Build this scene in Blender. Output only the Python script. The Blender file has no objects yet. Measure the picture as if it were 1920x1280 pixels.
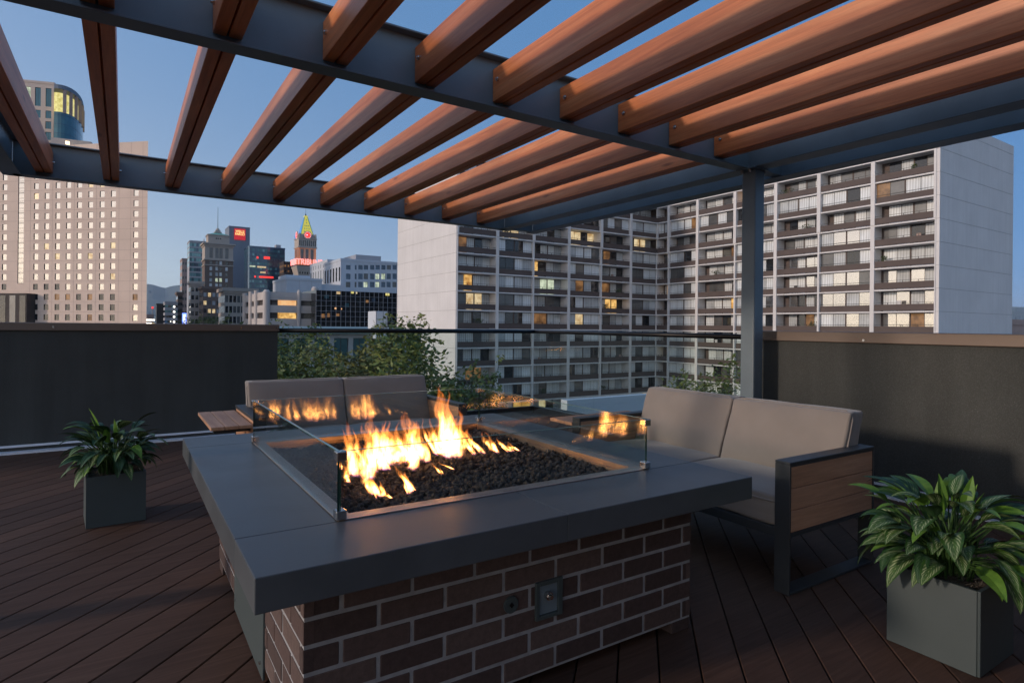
import bpy, bmesh, math, random
from math import sin, cos, pi, radians, sqrt, atan2
from mathutils import Vector, Matrix, noise
random.seed(7)
SC = bpy.context.scene
COL = SC.collection
R = radians
# ------------------------------------------------------------------ camera model (used to turn sight lines into distances)
FPX, CX, CY, ROLL, TH, H = 1120.4, 943., 611., R(.56), R(32.45), 1.2
def ray(x, y):
    x -= CX; y -= CY
    a = x*cos(ROLL)+y*sin(ROLL); b = -x*sin(ROLL)+y*cos(ROLL)
    X, Y = a/FPX, -b/FPX
    return Vector((X*cos(TH)+sin(TH), -X*sin(TH)+cos(TH), Y))
EYE = Vector((0, 0, H))
def at_z(x, y, z): r = ray(x, y); return EYE+r*((z-H)/r.z)
def at_u(x, y, u): r = ray(x, y); return EYE+r*(u/r.x)
def at_v(x, y, v): r = ray(x, y); return EYE+r*(v/r.y)
def at_d(x, y, d): return EYE+ray(x, y)*d
GZ = -20.0
# ------------------------------------------------------------------ materials
MATS = {}
def newmat(name):
    m = bpy.data.materials.new(name); m.use_nodes = True
    nt = m.node_tree; b = nt.nodes['Principled BSDF']
    MATS[name] = m
    return m, nt, b
def N(nt, t, **k):
    n = nt.nodes.new(t)
    for a, v in k.items():
        if hasattr(n, a): setattr(n, a, v)
    return n
def coords(nt, scale=(1, 1, 1), rot=(0, 0, 0), kind='Object', rnd=False):
    tc = N(nt, 'ShaderNodeTexCoord'); mp = N(nt, 'ShaderNodeMapping')
    mp.inputs['Scale'].default_value = scale; mp.inputs['Rotation'].default_value = rot
    if rnd:
        oi = N(nt, 'ShaderNodeObjectInfo'); mu = N(nt, 'ShaderNodeMath', operation='MULTIPLY'); mu.inputs[1].default_value = 37.
        nt.links.new(oi.outputs['Random'], mu.inputs[0])
        ad = N(nt, 'ShaderNodeVectorMath', operation='ADD')
        nt.links.new(tc.outputs[kind], ad.inputs[0]); nt.links.new(mu.outputs[0], ad.inputs[1])
        nt.links.new(ad.outputs[0], mp.inputs['Vector'])
    else:
        nt.links.new(tc.outputs[kind], mp.inputs['Vector'])
    return mp.outputs['Vector']
def noise_n(nt, vec, scale, detail=4, rough=.55, dist=0):
    n = N(nt, 'ShaderNodeTexNoise'); n.inputs['Scale'].default_value = scale; n.inputs['Detail'].default_value = detail
    n.inputs['Roughness'].default_value = rough; n.inputs['Distortion'].default_value = dist
    nt.links.new(vec, n.inputs['Vector']); return n.outputs['Fac']
def ramp(nt, fac, stops):
    r = N(nt, 'ShaderNodeValToRGB'); e = r.color_ramp.elements
    while len(e) < len(stops): e.new(.5)
    for el, (p, c) in zip(e, stops):
        el.position = p; el.color = (c[0], c[1], c[2], 1) if len(c) == 3 else c
    nt.links.new(fac, r.inputs['Fac']); return r.outputs['Color']
def mixc(nt, fac, a, b, mode='MIX'):
    m = N(nt, 'ShaderNodeMix', data_type='RGBA', blend_type=mode)
    for i, v in ((0, fac), (6, a), (7, b)):
        if hasattr(v, 'links') or isinstance(v, bpy.types.NodeSocket): nt.links.new(v, m.inputs[i])
        elif i == 0: m.inputs[0].default_value = v
        else: m.inputs[i].default_value = (v[0], v[1], v[2], 1)
    return m.outputs[2]
def bump(nt, b, fac, strength=.3, dist=.01):
    n = N(nt, 'ShaderNodeBump'); n.inputs['Strength'].default_value = strength; n.inputs['Distance'].default_value = dist
    nt.links.new(fac, n.inputs['Height']); nt.links.new(n.outputs[0], b.inputs['Normal'])
def sc(c, k): return tuple(min(1, x*k) for x in c)
def plain(name, col, rough=.6, metal=0., var=.15, scale=3., bmp=0., bscale=60., spec=.5, coat=0.):
    m, nt, b = newmat(name)
    v = coords(nt)
    f = noise_n(nt, v, scale, 5)
    c = ramp(nt, f, [(.3, sc(col, 1-var)), (.7, sc(col, 1+var))])
    nt.links.new(c, b.inputs['Base Color'])
    b.inputs['Roughness'].default_value = rough; b.inputs['Metallic'].default_value = metal
    b.inputs['Specular IOR Level'].default_value = spec; b.inputs['Coat Weight'].default_value = coat
    if bmp: bump(nt, b, noise_n(nt, v, bscale, 3), bmp, .004)
    return m
def emis(name, col, strength, base=None):
    m, nt, b = newmat(name)
    b.inputs['Base Color'].default_value = (*(base or sc(col, .5)), 1)
    b.inputs['Emission Color'].default_value = (*col, 1); b.inputs['Emission Strength'].default_value = strength
    b.inputs['Roughness'].default_value = .3
    return m
def wood(name, c1, c2, c3, axis='y', scale=1., rough=.5, knots=True):
    m, nt, b = newmat(name)
    s = {'x': (.5, 9, 9), 'y': (9, .5, 9)}[axis]
    v = coords(nt, tuple(q*scale for q in s), rnd=True)
    f1 = noise_n(nt, v, 1.3, 6, .6, 1.2)
    f2 = noise_n(nt, v, 7, 8, .7, .3)
    col = ramp(nt, f1, [(.3, c1), (.5, c2), (.72, c3)])
    col2 = ramp(nt, f2, [(.33, (.74, .72, .72)), (.64, (1.06, 1.06, 1.06))])
    col = mixc(nt, .75, col, col2, 'MULTIPLY')
    # slow tone drift along the plank
    v2 = coords(nt, (1, 1, 1), rnd=True)
    f3 = noise_n(nt, v2, 1.1, 2)
    col = mixc(nt, 1., col, ramp(nt, f3, [(.3, (.8, .78, .78)), (.7, (1.12, 1.08, 1.05))]), 'MULTIPLY')
    oi = N(nt, 'ShaderNodeObjectInfo')
    col = mixc(nt, 1., col, ramp(nt, oi.outputs['Random'], [(0, (.80, .76, .74)), (.5, (1, .98, .96)), (1, (1.12, 1.14, 1.18))]), 'MULTIPLY')
    # scattered knots and dark checks
    vo = N(nt, 'ShaderNodeTexVoronoi'); vo.inputs['Scale'].default_value = 1.; vo.inputs['Randomness'].default_value = 1.
    s3 = {'x': (1.1, 5, 5), 'y': (5, 1.1, 5)}[axis]; nt.links.new(coords(nt, s3, rnd=True), vo.inputs['Vector'])
    col = mixc(nt, 1., col, ramp(nt, vo.outputs['Distance'], [(.03, (.42, .36, .32)), (.10, (1, 1, 1))]), 'MULTIPLY')
    nt.links.new(col, b.inputs['Base Color'])
    b.inputs['Roughness'].default_value = rough
    bump(nt, b, f2, .25, .003)
    return m
wood('cedar', (.46, .130, .040), (.61, .205, .070), (.70, .290, .120), 'y', rough=.42)
wood('teak', (.48, .26, .15), (.58, .33, .20), (.66, .40, .26), 'x', 1.5, .5)
wood('teak_y', (.46, .25, .15), (.56, .33, .20), (.64, .40, .26), 'y', 1.5, .5)
plain('steel_paint', (.150, .198, .232), .42, 0, .14, 2.2, .12, 40, .5)
plain('frame_metal', (.035, .040, .045), .45, 0, .08, 5, .05, 200)
def stucco():
    m, nt, b = newmat('wall_stucco'); v = coords(nt)
    base = ramp(nt, noise_n(nt, v, 1.1, 5, .6), [(.3, (.040, .045, .044)), (.7, (.060, .065, .062))])
    fine = noise_n(nt, v, 160, 2, .6)
    sp = ramp(nt, fine, [(.40, (.82,)*3), (.62, (1.1,)*3), (.73, (1.35,)*3), (.78, (2.6,)*3)])
    c = mixc(nt, 1., base, sp, 'MULTIPLY')
    st = noise_n(nt, coords(nt, (2.2, 2.2, .18)), 2.4, 4, .6)
    c = mixc(nt, 1., c, ramp(nt, st, [(.35, (.86,)*3), (.65, (1.1,)*3)]), 'MULTIPLY')
    nt.links.new(c, b.inputs['Base Color']); b.inputs['Roughness'].default_value = .8; bump(nt, b, fine, .4, .003)
stucco()
plain('bronze_cap', (.17, .13, .105), .5, .3, .1, 2)
plain('flashing', (.75, .79, .85), .35, 0., .08, 6)
plain('rail_black', (.012, .012, .014), .35, .3, .1, 5)
plain('mortar', (.31, .31, .32), .9, 0, .18, 20, .5, 220)
plain('soil', (.09, .068, .05), .95, 0, .4, 40, .8, 90)
plain('planter_grey', (.060, .080, .083), .5, 0, .06, 4, .06, 90)
plain('chrome', (.62, .60, .58), .22, 1., .05, 5)
plain('brushed', (.42, .36, .31), .38, 1., .12, 8)
plain('asphalt', (.05, .05, .052), .9, 0, .2, .05)
plain('bark', (.07, .055, .042), .9, 0, .3, 8, .6, 30)
def deck_mat():
    m, nt, b = newmat('deck_composite')
    v = coords(nt, (.8, 16, 16), (0, 0, R(-45)))
    f = noise_n(nt, v, 1.8, 7, .7, 1.6)
    v2 = coords(nt)
    f2 = noise_n(nt, v2, .9, 3)
    at = N(nt, 'ShaderNodeAttribute', attribute_name='tone')
    col = ramp(nt, f, [(.3, (.068, .034, .021)), (.55, (.098, .051, .033)), (.75, (.126, .069, .045))])
    col = mixc(nt, 1., col, ramp(nt, at.outputs['Fac'], [(0, (.8, .8, .8)), (1, (1.2, 1.17, 1.15))]), 'MULTIPLY')
    col = mixc(nt, 1., col, ramp(nt, f2, [(.3, (.86, .86, .88)), (.7, (1.1, 1.1, 1.08))]), 'MULTIPLY')
    nt.links.new(col, b.inputs['Base Color']); b.inputs['Roughness'].default_value = .72; b.inputs['Specular IOR Level'].default_value = .3
    bump(nt, b, f, .5, .003)
deck_mat()
def slate_mat():
    m, nt, b = newmat('table_slate')
    v = coords(nt); f = noise_n(nt, v, 3, 6, .6, .5); g = noise_n(nt, v, 45, 4)
    col = ramp(nt, f, [(.3, (.064, .073, .082)), (.7, (.094, .104, .114))])
    nt.links.new(col, b.inputs['Base Color'])
    nt.links.new(ramp(nt, f, [(.3, (.33,)*3), (.7, (.46,)*3)]), b.inputs['Roughness'])
    bump(nt, b, g, .06, .003)
slate_mat()
def brick_mat():
    m, nt, b = newmat('brick')
    v = coords(nt); f = noise_n(nt, v, 60, 5, .7); f2 = noise_n(nt, v, 7, 3)
    at = N(nt, 'ShaderNodeAttribute', attribute_name='tone')
    col = ramp(nt, at.outputs['Fac'], [(0, (.060, .038, .034)), (.5, (.085, .053, .047)), (1, (.115, .078, .068))])
    col = mixc(nt, 1., col, ramp(nt, f, [(.3, (.75,)*3), (.7, (1.2,)*3)]), 'MULTIPLY')
    nt.links.new(col, b.inputs['Base Color']); b.inputs['Roughness'].default_value = .8
    bump(nt, b, f, .5, .003)
brick_mat()
def fabric(name, col):
    m, nt, b = newmat(name)
    v = coords(nt)
    w = N(nt, 'ShaderNodeTexChecker'); w.inputs['Scale'].default_value = 420; nt.links.new(v, w.inputs['Vector'])
    f = noise_n(nt, v, 5, 4)
    c = ramp(nt, f, [(.3, sc(col, .93)), (.7, sc(col, 1.06))])
    nt.links.new(c, b.inputs['Base Color']); b.inputs['Roughness'].default_value = .95
    b.inputs['Sheen Weight'].default_value = .25
    bump(nt, b, noise_n(nt, v, 260, 3), .35, .002)
fabric('cushion', (.252, .222, .198))
def glass(name, tint, ior=1.5):
    m, nt, b = newmat(name); nt.nodes.remove(b)
    out = nt.nodes['Material Output']
    fr = N(nt, 'ShaderNodeFresnel'); ge = N(nt, 'ShaderNodeNewGeometry')
    io = N(nt, 'ShaderNodeMix', data_type='FLOAT'); nt.links.new(ge.outputs['Backfacing'], io.inputs[0]); io.inputs[2].default_value = ior; io.inputs[3].default_value = 1/ior
    nt.links.new(io.outputs[0], fr.inputs['IOR'])
    tr = N(nt, 'ShaderNodeBsdfTransparent'); tr.inputs['Color'].default_value = (*tint, 1)
    gl = N(nt, 'ShaderNodeBsdfGlossy'); gl.inputs['Roughness'].default_value = .0
    mx = N(nt, 'ShaderNodeMixShader')
    nt.links.new(fr.outputs[0], mx.inputs[0]); nt.links.new(tr.outputs[0], mx.inputs[1]); nt.links.new(gl.outputs[0], mx.inputs[2])
    nt.links.new(mx.outputs[0], out.inputs['Surface'])
    return m
glass('fire_glass', (.95, .98, .965), 1.62)
glass('rail_glass', (.90, .95, .93), 1.5)
plain('glass_edge', (.12, .24, .215), .15, 0, .1, 5)
plain('glass_edge_dark', (.012, .035, .032), .1, 0, .1, 5)
def lava():
    m, nt, b = newmat('lava_rock')
    v = coords(nt); f = noise_n(nt, v, 30, 2); g = noise_n(nt, v, 260, 4, .8)
    nt.links.new(ramp(nt, f, [(.3, (.018, .017, .018)), (.55, (.042, .039, .039)), (.75, (.095, .085, .080))]), b.inputs['Base Color'])
    b.inputs['Roughness'].default_value = .9
    bump(nt, b, g, 1., .006)
lava()
HOT = 9.
def flame_mat():
    m, nt, b = newmat('flame'); nt.nodes.remove(b); out = nt.nodes['Material Output']
    uv = N(nt, 'ShaderNodeTexCoord'); sep = N(nt, 'ShaderNodeSeparateXYZ'); nt.links.new(uv.outputs['UV'], sep.inputs[0])
    # streaks running up the tongue
    mp = N(nt, 'ShaderNodeMapping'); mp.inputs['Scale'].default_value = (55, 55, 7); nt.links.new(uv.outputs['Object'], mp.inputs['Vector'])
    nz = noise_n(nt, mp.outputs[0], 1., 3, .55, .8)
    st = ramp(nt, nz, [(.38, (.03,)*3), (.66, (1.35,)*3)])
    lw = N(nt, 'ShaderNodeLayerWeight'); lw.inputs['Blend'].default_value = .5
    inv = N(nt, 'ShaderNodeMath', operation='SUBTRACT'); inv.inputs[0].default_value = 1.; nt.links.new(lw.outputs['Facing'], inv.inputs[1])
    pw = N(nt, 'ShaderNodeMath', operation='POWER'); nt.links.new(inv.outputs[0], pw.inputs[0]); pw.inputs[1].default_value = 2.5
    # fade at foot and tip
    fa = ramp(nt, sep.outputs['Y'], [(0, (.0,)*3), (.10, (.45,)*3), (.35, (1.,)*3), (.62, (.75,)*3), (1, (.0,)*3)])
    colr = ramp(nt, sep.outputs['Y'], [(0, (.30, .16, .55)), (.07, (1, .32, .10)), (.35, (1, .40, .09)), (.75, (1, .27, .04)), (1, (1, .18, .02))])
    m1 = N(nt, 'ShaderNodeMath', operation='MULTIPLY'); nt.links.new(pw.outputs[0], m1.inputs[0]); nt.links.new(fa, m1.inputs[1])
    m2 = N(nt, 'ShaderNodeMath', operation='MULTIPLY'); nt.links.new(m1.outputs[0], m2.inputs[0]); nt.links.new(st, m2.inputs[1])
    p6 = N(nt, 'ShaderNodeMath', operation='POWER'); nt.links.new(inv.outputs[0], p6.inputs[0]); p6.inputs[1].default_value = 15.
    hot = ramp(nt, sep.outputs['Y'], [(0, (.0,)*3), (.16, (.7,)*3), (.36, (1.,)*3), (.62, (.0,)*3)])
    h1 = N(nt, 'ShaderNodeMath', operation='MULTIPLY'); nt.links.new(p6.outputs[0], h1.inputs[0]); nt.links.new(hot, h1.inputs[1])
    h2 = N(nt, 'ShaderNodeMath', operation='MULTIPLY_ADD'); h0 = N(nt, 'ShaderNodeMath', operation='MULTIPLY'); nt.links.new(h1.outputs[0], h0.inputs[0]); nt.links.new(st, h0.inputs[1]); nt.links.new(h0.outputs[0], h2.inputs[0]); h2.inputs[1].default_value = HOT
    m3 = N(nt, 'ShaderNodeMath', operation='MULTIPLY'); nt.links.new(m2.outputs[0], m3.inputs[0]); m3.inputs[1].default_value = .95
    nt.links.new(m3.outputs[0], h2.inputs[2])
    em = N(nt, 'ShaderNodeEmission'); nt.links.new(colr, em.inputs['Color']); nt.links.new(h2.outputs[0], em.inputs['Strength'])
    tr = N(nt, 'ShaderNodeBsdfTransparent'); ad = N(nt, 'ShaderNodeAddShader')
    nt.links.new(tr.outputs[0], ad.inputs[0]); nt.links.new(em.outputs[0], ad.inputs[1])
    nt.links.new(ad.outputs[0], out.inputs['Surface'])
flame_mat()
def leaf_mat(name, g1, g2, stripe, k):
    m, nt, b = newmat(name)
    uv = N(nt, 'ShaderNodeTexCoord'); sep = N(nt, 'ShaderNodeSeparateXYZ'); nt.links.new(uv.outputs['UV'], sep.inputs[0])
    # u: 0..1 across (0.5 midrib), v along
    a = N(nt, 'ShaderNodeMath', operation='SUBTRACT'); nt.links.new(sep.outputs['X'], a.inputs[0]); a.inputs[1].default_value = .5
    ab = N(nt, 'ShaderNodeMath', operation='ABSOLUTE'); nt.links.new(a.outputs[0], ab.inputs[0])
    v = coords(nt)
    nz = noise_n(nt, v, 38, 2)
    # chevrons
    ch = N(nt, 'ShaderNodeMath', operation='MULTIPLY_ADD'); nt.links.new(sep.outputs['Y'], ch.inputs[0]); ch.inputs[1].default_value = 52.
    mm = N(nt, 'ShaderNodeMath', operation='MULTIPLY'); nt.links.new(ab.outputs[0], mm.inputs[0]); mm.inputs[1].default_value = -46.
    nt.links.new(mm.outputs[0], ch.inputs[2])
    c2 = N(nt, 'ShaderNodeMath', operation='MULTIPLY_ADD'); nt.links.new(nz, c2.inputs[0]); c2.inputs[1].default_value = 7.; nt.links.new(ch.outputs[0], c2.inputs[2])
    sn = N(nt, 'ShaderNodeMath', operation='SINE'); nt.links.new(c2.outputs[0], sn.inputs[0])
    band = ramp(nt, ab.outputs[0], [(0, (.75,)*3), (.04, (.1,)*3), (.12, (.2,)*3), (.2, (1,)*3), (.30, (1,)*3), (.38, (0,)*3)])
    s2 = ramp(nt, sn.outputs[0], [(.1, (.15,)*3), (.6, (1,)*3)])
    ms = mixc(nt, 1., band, s2, 'MULTIPLY')
    base = ramp(nt, nz, [(.3, g1), (.7, g2)])
    col = mixc(nt, ms, base, stripe) if False else None
    mx = N(nt, 'ShaderNodeMix', data_type='RGBA')
    sepc = N(nt, 'ShaderNodeMath', operation='MULTIPLY'); nt.links.new(ms, sepc.inputs[0]); sepc.inputs[1].default_value = k
    nt.links.new(sepc.outputs[0], mx.inputs[0]); nt.links.new(base, mx.inputs[6]); mx.inputs[7].default_value = (*stripe, 1)
    nt.links.new(mx.outputs[2], b.inputs['Base Color'])
    b.inputs['Roughness'].default_value = .5; b.inputs['Specular IOR Level'].default_value = .35
    b.inputs['Subsurface Weight'].default_value = .0
leaf_mat('leaf_variegated', (.022, .062, .014), (.045, .115, .020), (.33, .40, .22), .95)
leaf_mat('leaf_stem', (.035, .08, .02), (.05, .11, .03), (.05, .1, .03), .1)
leaf_mat('leaf_plain', (.07, .17, .02), (.13, .25, .035), (.12, .25, .05), .3)
leaf_mat('leaf_dark', (.012, .045, .012), (.022, .07, .02), (.16, .23, .15), .35)
def foliage(name, c):
    m, nt, b = newmat(name)
    at = N(nt, 'ShaderNodeAttribute', attribute_name='tone')
    nt.links.new(ramp(nt, at.outputs['Fac'], [(0, sc(c, .55)), (.5, c), (1, (c[0]*1.9, c[1]*1.55, c[2]*1.2))]), b.inputs['Base Color'])
    b.inputs['Roughness'].default_value = .6
foliage('tree_leaf', (.110, .145, .036))
foliage('tree_leaf_olive', (.15, .155, .045))
# ------------------------------------------------------------------ mesh builder
class Fr:   # facade frame: a to the right, b inward (away from the viewer), c up
    def __init__(s, o, ang=0.): s.o = Vector(o); s.ang = ang; s.c, s.s = cos(ang), sin(ang)
    def p(s, a, b, c): return Vector((s.o.x+a*s.c-b*s.s, s.o.y+a*s.s+b*s.c, s.o.z+c))
W = Fr((0, 0, 0))
class MB:
    def __init__(s): s.v = []; s.f = []; s.m = []; s.t = []; s.tone = 0.5; s.uv = {}; s.sm = False
    def poly(s, pts, mat=0, uvs=None):
        i = len(s.v); s.v += [tuple(p) for p in pts]; s.f.append(tuple(range(i, i+len(pts)))); s.m.append(mat); s.t.append(s.tone)
        if uvs: s.uv[len(s.f)-1] = uvs
    def box(s, a0, a1, b0, b1, c0, c1, mat=0, fr=W, skip=''):
        P = [fr.p(a, b, c) for c in (c0, c1) for b in (b0, b1) for a in (a0, a1)]
        i = len(s.v); s.v += [tuple(p) for p in P]
        for k, q in (('z-', (0, 2, 3, 1)), ('z+', (4, 5, 7, 6)), ('y-', (0, 1, 5, 4)), ('y+', (2, 6, 7, 3)), ('x-', (0, 4, 6, 2)), ('x+', (1, 3, 7, 5))):
            if k in skip.split(): continue
            s.f.append(tuple(i+x for x in q)); s.m.append(mat); s.t.append(s.tone)
        return s
    def quad(s, fr, a0, a1, b, c0, c1, mat=0):   # faces the viewer
        s.poly([fr.p(a0, b, c0), fr.p(a1, b, c0), fr.p(a1, b, c1), fr.p(a0, b, c1)], mat)
    def tube(s, pts, rad, n=8, mat=0, caps=True):
        pts = [Vector(p) for p in pts]; rings = []
        for k, p in enumerate(pts):
            d = (pts[min(k+1, len(pts)-1)]-pts[max(k-1, 0)]).normalized()
            up = Vector((0, 0, 1)) if abs(d.z) < .95 else Vector((1, 0, 0))
            x = d.cross(up).normalized(); y = x.cross(d).normalized()
            r = rad[k] if isinstance(rad, (list, tuple)) else rad
            base = len(s.v)
            for j in range(n):
                t = 2*pi*j/n; q = p+(x*cos(t)+y*sin(t))*r; s.v.append(tuple(q))
            rings.append(base)
        for k in range(len(rings)-1):
            for j in range(n):
                a, b_ = rings[k], rings[k+1]; j2 = (j+1) % n
                s.f.append((a+j, a+j2, b_+j2, b_+j)); s.m.append(mat); s.t.append(s.tone)
        if caps:
            s.f.append(tuple(rings[0]+j for j in reversed(range(n)))); s.m.append(mat); s.t.append(s.tone)
            s.f.append(tuple(rings[-1]+j for j in range(n))); s.m.append(mat); s.t.append(s.tone)
    def build(s, name, mats, parent=None, bevel=0., smooth=False, loc=None, tone=False, seg=2, fix=True):
        me = bpy.data.meshes.new(name)
        o = loc if loc is not None else (root_loc(parent) if parent else Vector((0, 0, 0)))
        o = Vector(o)
        me.from_pydata([(v[0]-o.x, v[1]-o.y, v[2]-o.z) for v in s.v], [], s.f)
        for m in (mats if isinstance(mats, (list, tuple)) else [mats]): me.materials.append(MATS[m] if isinstance(m, str) else m)
        me.polygons.foreach_set('material_index', s.m)
        if tone:
            at = me.attributes.new('tone', 'FLOAT', 'FACE'); at.data.foreach_set('value', s.t)
        if s.uv:
            ul = me.uv_layers.new(name='UVMap')
            for fi, u in s.uv.items():
                for li, c in zip(me.polygons[fi].loop_indices, u): ul.data[li].uv = c
        if smooth: me.polygons.foreach_set('use_smooth', [True]*len(me.polygons))
        if fix or bevel:
            bm = bmesh.new(); bm.from_mesh(me)
            if bevel or smooth: bmesh.ops.remove_doubles(bm, verts=bm.verts, dist=1e-5)
            bmesh.ops.recalc_face_normals(bm, faces=bm.faces) if fix else None
            bm.to_mesh(me); bm.free()
        ob = bpy.data.objects.new(name, me); COL.objects.link(ob)
        if parent:
            ob.parent = parent
            if loc is not None: ob.location = Vector(loc)-root_loc(parent)
        elif loc is not None: ob.location = loc
        if bevel:
            mo = ob.modifiers.new('bevel', 'BEVEL'); mo.width = bevel; mo.segments = seg; mo.limit_method = 'ANGLE'; mo.angle_limit = R(40)
        return ob
def root_loc(o):
    l = Vector((0, 0, 0))
    while o: l = l+o.location; o = o.parent
    return l
def tag(o, label=None, cat=None, group=None, kind=None):
    if label: o['label'] = label
    if cat: o['category'] = cat
    if group: o['group'] = group
    if kind: o['kind'] = kind
    return o
def thing(name, loc, label, cat, group=None):
    o = bpy.data.objects.new(name, None); COL.objects.link(o); o.location = loc; o.empty_display_size = .2
    return tag(o, label, cat, group)
def struct(o): return tag(o, kind='structure')
def dup(o, parent, loc, name=None):   # copy sharing mesh data; loc is world
    c = o.copy(); COL.objects.link(c); c.parent = parent; c.location = Vector(loc)-root_loc(parent)
    return c
# ================================================================== ROOFTOP
# ---- deck boards at 45 degrees, clipped to the terrace
def clip_strip(q0, q1, x0, x1, y0, y1, s0=-99, s1=99):
    # polygon of the board: q = (x-y)/sqrt2 between q0,q1 ; s = (x+y)/sqrt2 between s0,s1
    r2 = sqrt(2)
    P = [Vector(((s+q)/r2, (s-q)/r2)) for q, s in ((q0, s0), (q1, s0), (q1, s1), (q0, s1))]
    for ax, lim, sg in ((0, x0, 1), (0, x1, -1), (1, y0, 1), (1, y1, -1)):
        out = []
        for i in range(len(P)):
            A, B = P[i], P[(i+1) % len(P)]
            da, db = (A[ax]-lim)*sg, (B[ax]-lim)*sg
            if da >= 0: out.append(A)
            if (da >= 0) != (db >= 0): out.append(A.lerp(B, da/(da-db)))
        P = out
        if len(P) < 3: return []
    return P
DX0, DX1, DY0, DY1 = -6., 4.62, -2.5, 6.94
mb = MB(); rnd = random.Random(3)
k = -70
while k < 60:
    q0 = .094+k*.143; q1 = q0+.1375
    cuts = [-99, 99]
    if k == -17: cuts = [-99, .45, 99]
    if k == -13: cuts = [-99, 1.22, 99]
    if k == -23: cuts = [-99, 2.1, 99]
    for s0, s1 in zip(cuts[:-1], cuts[1:]):
        P = clip_strip(q0, q1, DX0, DX1, DY0, DY1, s0+(.0015 if s0 > -90 else 0), s1-(.0015 if s1 < 90 else 0))
        if P:
            mb.tone = rnd.random(); n = len(P); i = len(mb.v)
            mb.v += [(p.x, p.y, 0) for p in P]+[(p.x, p.y, -.024) for p in P]
            mb.f.append(tuple(range(i, i+n))); mb.m.append(0); mb.t.append(mb.tone)
            for j in range(n):
                mb.f.append((i+j, i+n+j, i+n+(j+1) % n, i+(j+1) % n)); mb.m.append(0); mb.t.append(mb.tone)
    k += 1
struct(mb.build('deck', 'deck_composite', tone=True, bevel=.003, seg=1))
plain('membrane', (.02, .02, .021), .9)
mb = MB(); mb.box(-6.5, 5.6, -3, 7.45, GZ, -.05)
plain('own_wall', (.25, .23, .21), .8)
o = mb.build('host_building', 'membrane'); tag(o, 'dark building mass carrying the roof terrace under the deck boards', 'building')

plain('stucco_dark', (.09, .085, .08), .9)
ph = thing('added_shade_penthouse', (2.2, -4.4, 0), 'added unseen dark stucco penthouse behind the viewer that shades the terrace', 'building')  # unseen volume added to block sky light from behind the camera
m = MB(); m.box(-1.3, 6.2, -6.4, -2.62, .01, 3.9); m.build('walls', 'stucco_dark', ph)
m = MB(); m.box(-1.45, 6.35, -6.55, -2.5, 3.901, 4.05); m.build('roof', 'bronze_cap', ph)
m = MB(); m.box(1.2, 2.2, -2.62, -2.57, .02, 2.12); dr_ = m.build('door', 'frame_metal', ph)
m = MB(); m.tube([(2.08, -2.55, .95), (2.08, -2.55, 1.15)], .014, 8); m.build('handle', 'chrome', dr_)

# ---- parapet walls
def wall(name, box, cap, label, bolts):
    t = thing(name, ((box[0]+box[1])/2, (box[2]+box[3])/2, 0), label, 'wall', 'parapet walls of the terrace')
    m = MB(); m.box(*box); m.build('wall_face', 'wall_stucco', t)
    m = MB(); m.box(*cap); m.build('cap', 'bronze_cap', t, bevel=.006)
    for p in bolts:
        m = MB(); m.tube([p, (p[0], p[1]-.006, p[2])] if name_axis == 'y' else [p, (p[0]-.006, p[1], p[2])], .009, 10); m.build('cap_screw', 'chrome', t)
    return t
name_axis = 'y'
wl = wall('parapet_wall', (-6.2, 1.462, 7.0, 7.40, -.04, 1.114), (-6.2, 1.476, 6.978, 7.42, 1.115, 1.190),
          'dark charcoal parapet wall with a grey metal cap behind the left potted plant', [(x, 6.978, 1.150) for x in (.275, 1.08, 1.45, -.55)])
m = MB(); m.box(-6.2, 1.46, 6.90, 6.998, -.03, .016); m.box(-6.2, 1.46, 6.975, 6.999, .05, .068); m.build('base_flashing', 'flashing', wl)
name_axis = 'x'
wr = wall('parapet_wall', (4.65, 5.02, -2.6, 3.28, -.04, 1.098), (4.628, 5.04, -2.6, 3.30, 1.099, 1.180),
          'grey green speckled parapet wall with a brown metal cap behind the right sofa', [(4.628, 2.3, 1.12)])
m = MB(); m.box(4.60, 4.648, -2.6, 3.25, -.03, .014); m.box(4.632, 4.649, -2.6, 3.25, .075, .09); m.build('base_flashing', 'flashing', wr)

# ---- glass balustrade
t = thing('glass_balustrade', (3.3, 7.0, 0), 'frameless glass balustrade with a black top rail between the dark wall and the steel post', 'railing')
m = MB(); m.tube([(1.47, 7.06, 1.125), (5.04, 7.06, 1.125)], .028, 10)
m.build('top_rail', 'rail_black', t, smooth=True)
m = MB(); m.tube([(5.04, 7.085, 1.125), (5.04, 3.25, 1.118)], .027, 10); m.build('top_rail', 'rail_black', t, smooth=True)
m = MB(); m.box(1.47, 5.08, 7.03, 7.09, -.04, .05); m.build('base_shoe', 'rail_black', t)
m = MB(); m.box(5.0, 5.08, 3.28, 7.028, -.04, .05); m.build('base_shoe', 'rail_black', t)
for a, b in ((1.475, 3.25), (3.258, 5.03)):
    m = MB(); m.box(a, b, 7.054, 7.066, .05, 1.11); m.build('glass_panel', 'rail_glass', t)
for a, b in ((3.30, 4.52), (4.528, 5.76), (5.768, 7.05)):
    m = MB(); m.box(5.034, 5.046, a, b, .05, 1.10); m.build('glass_panel', 'rail_glass', t)

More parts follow.
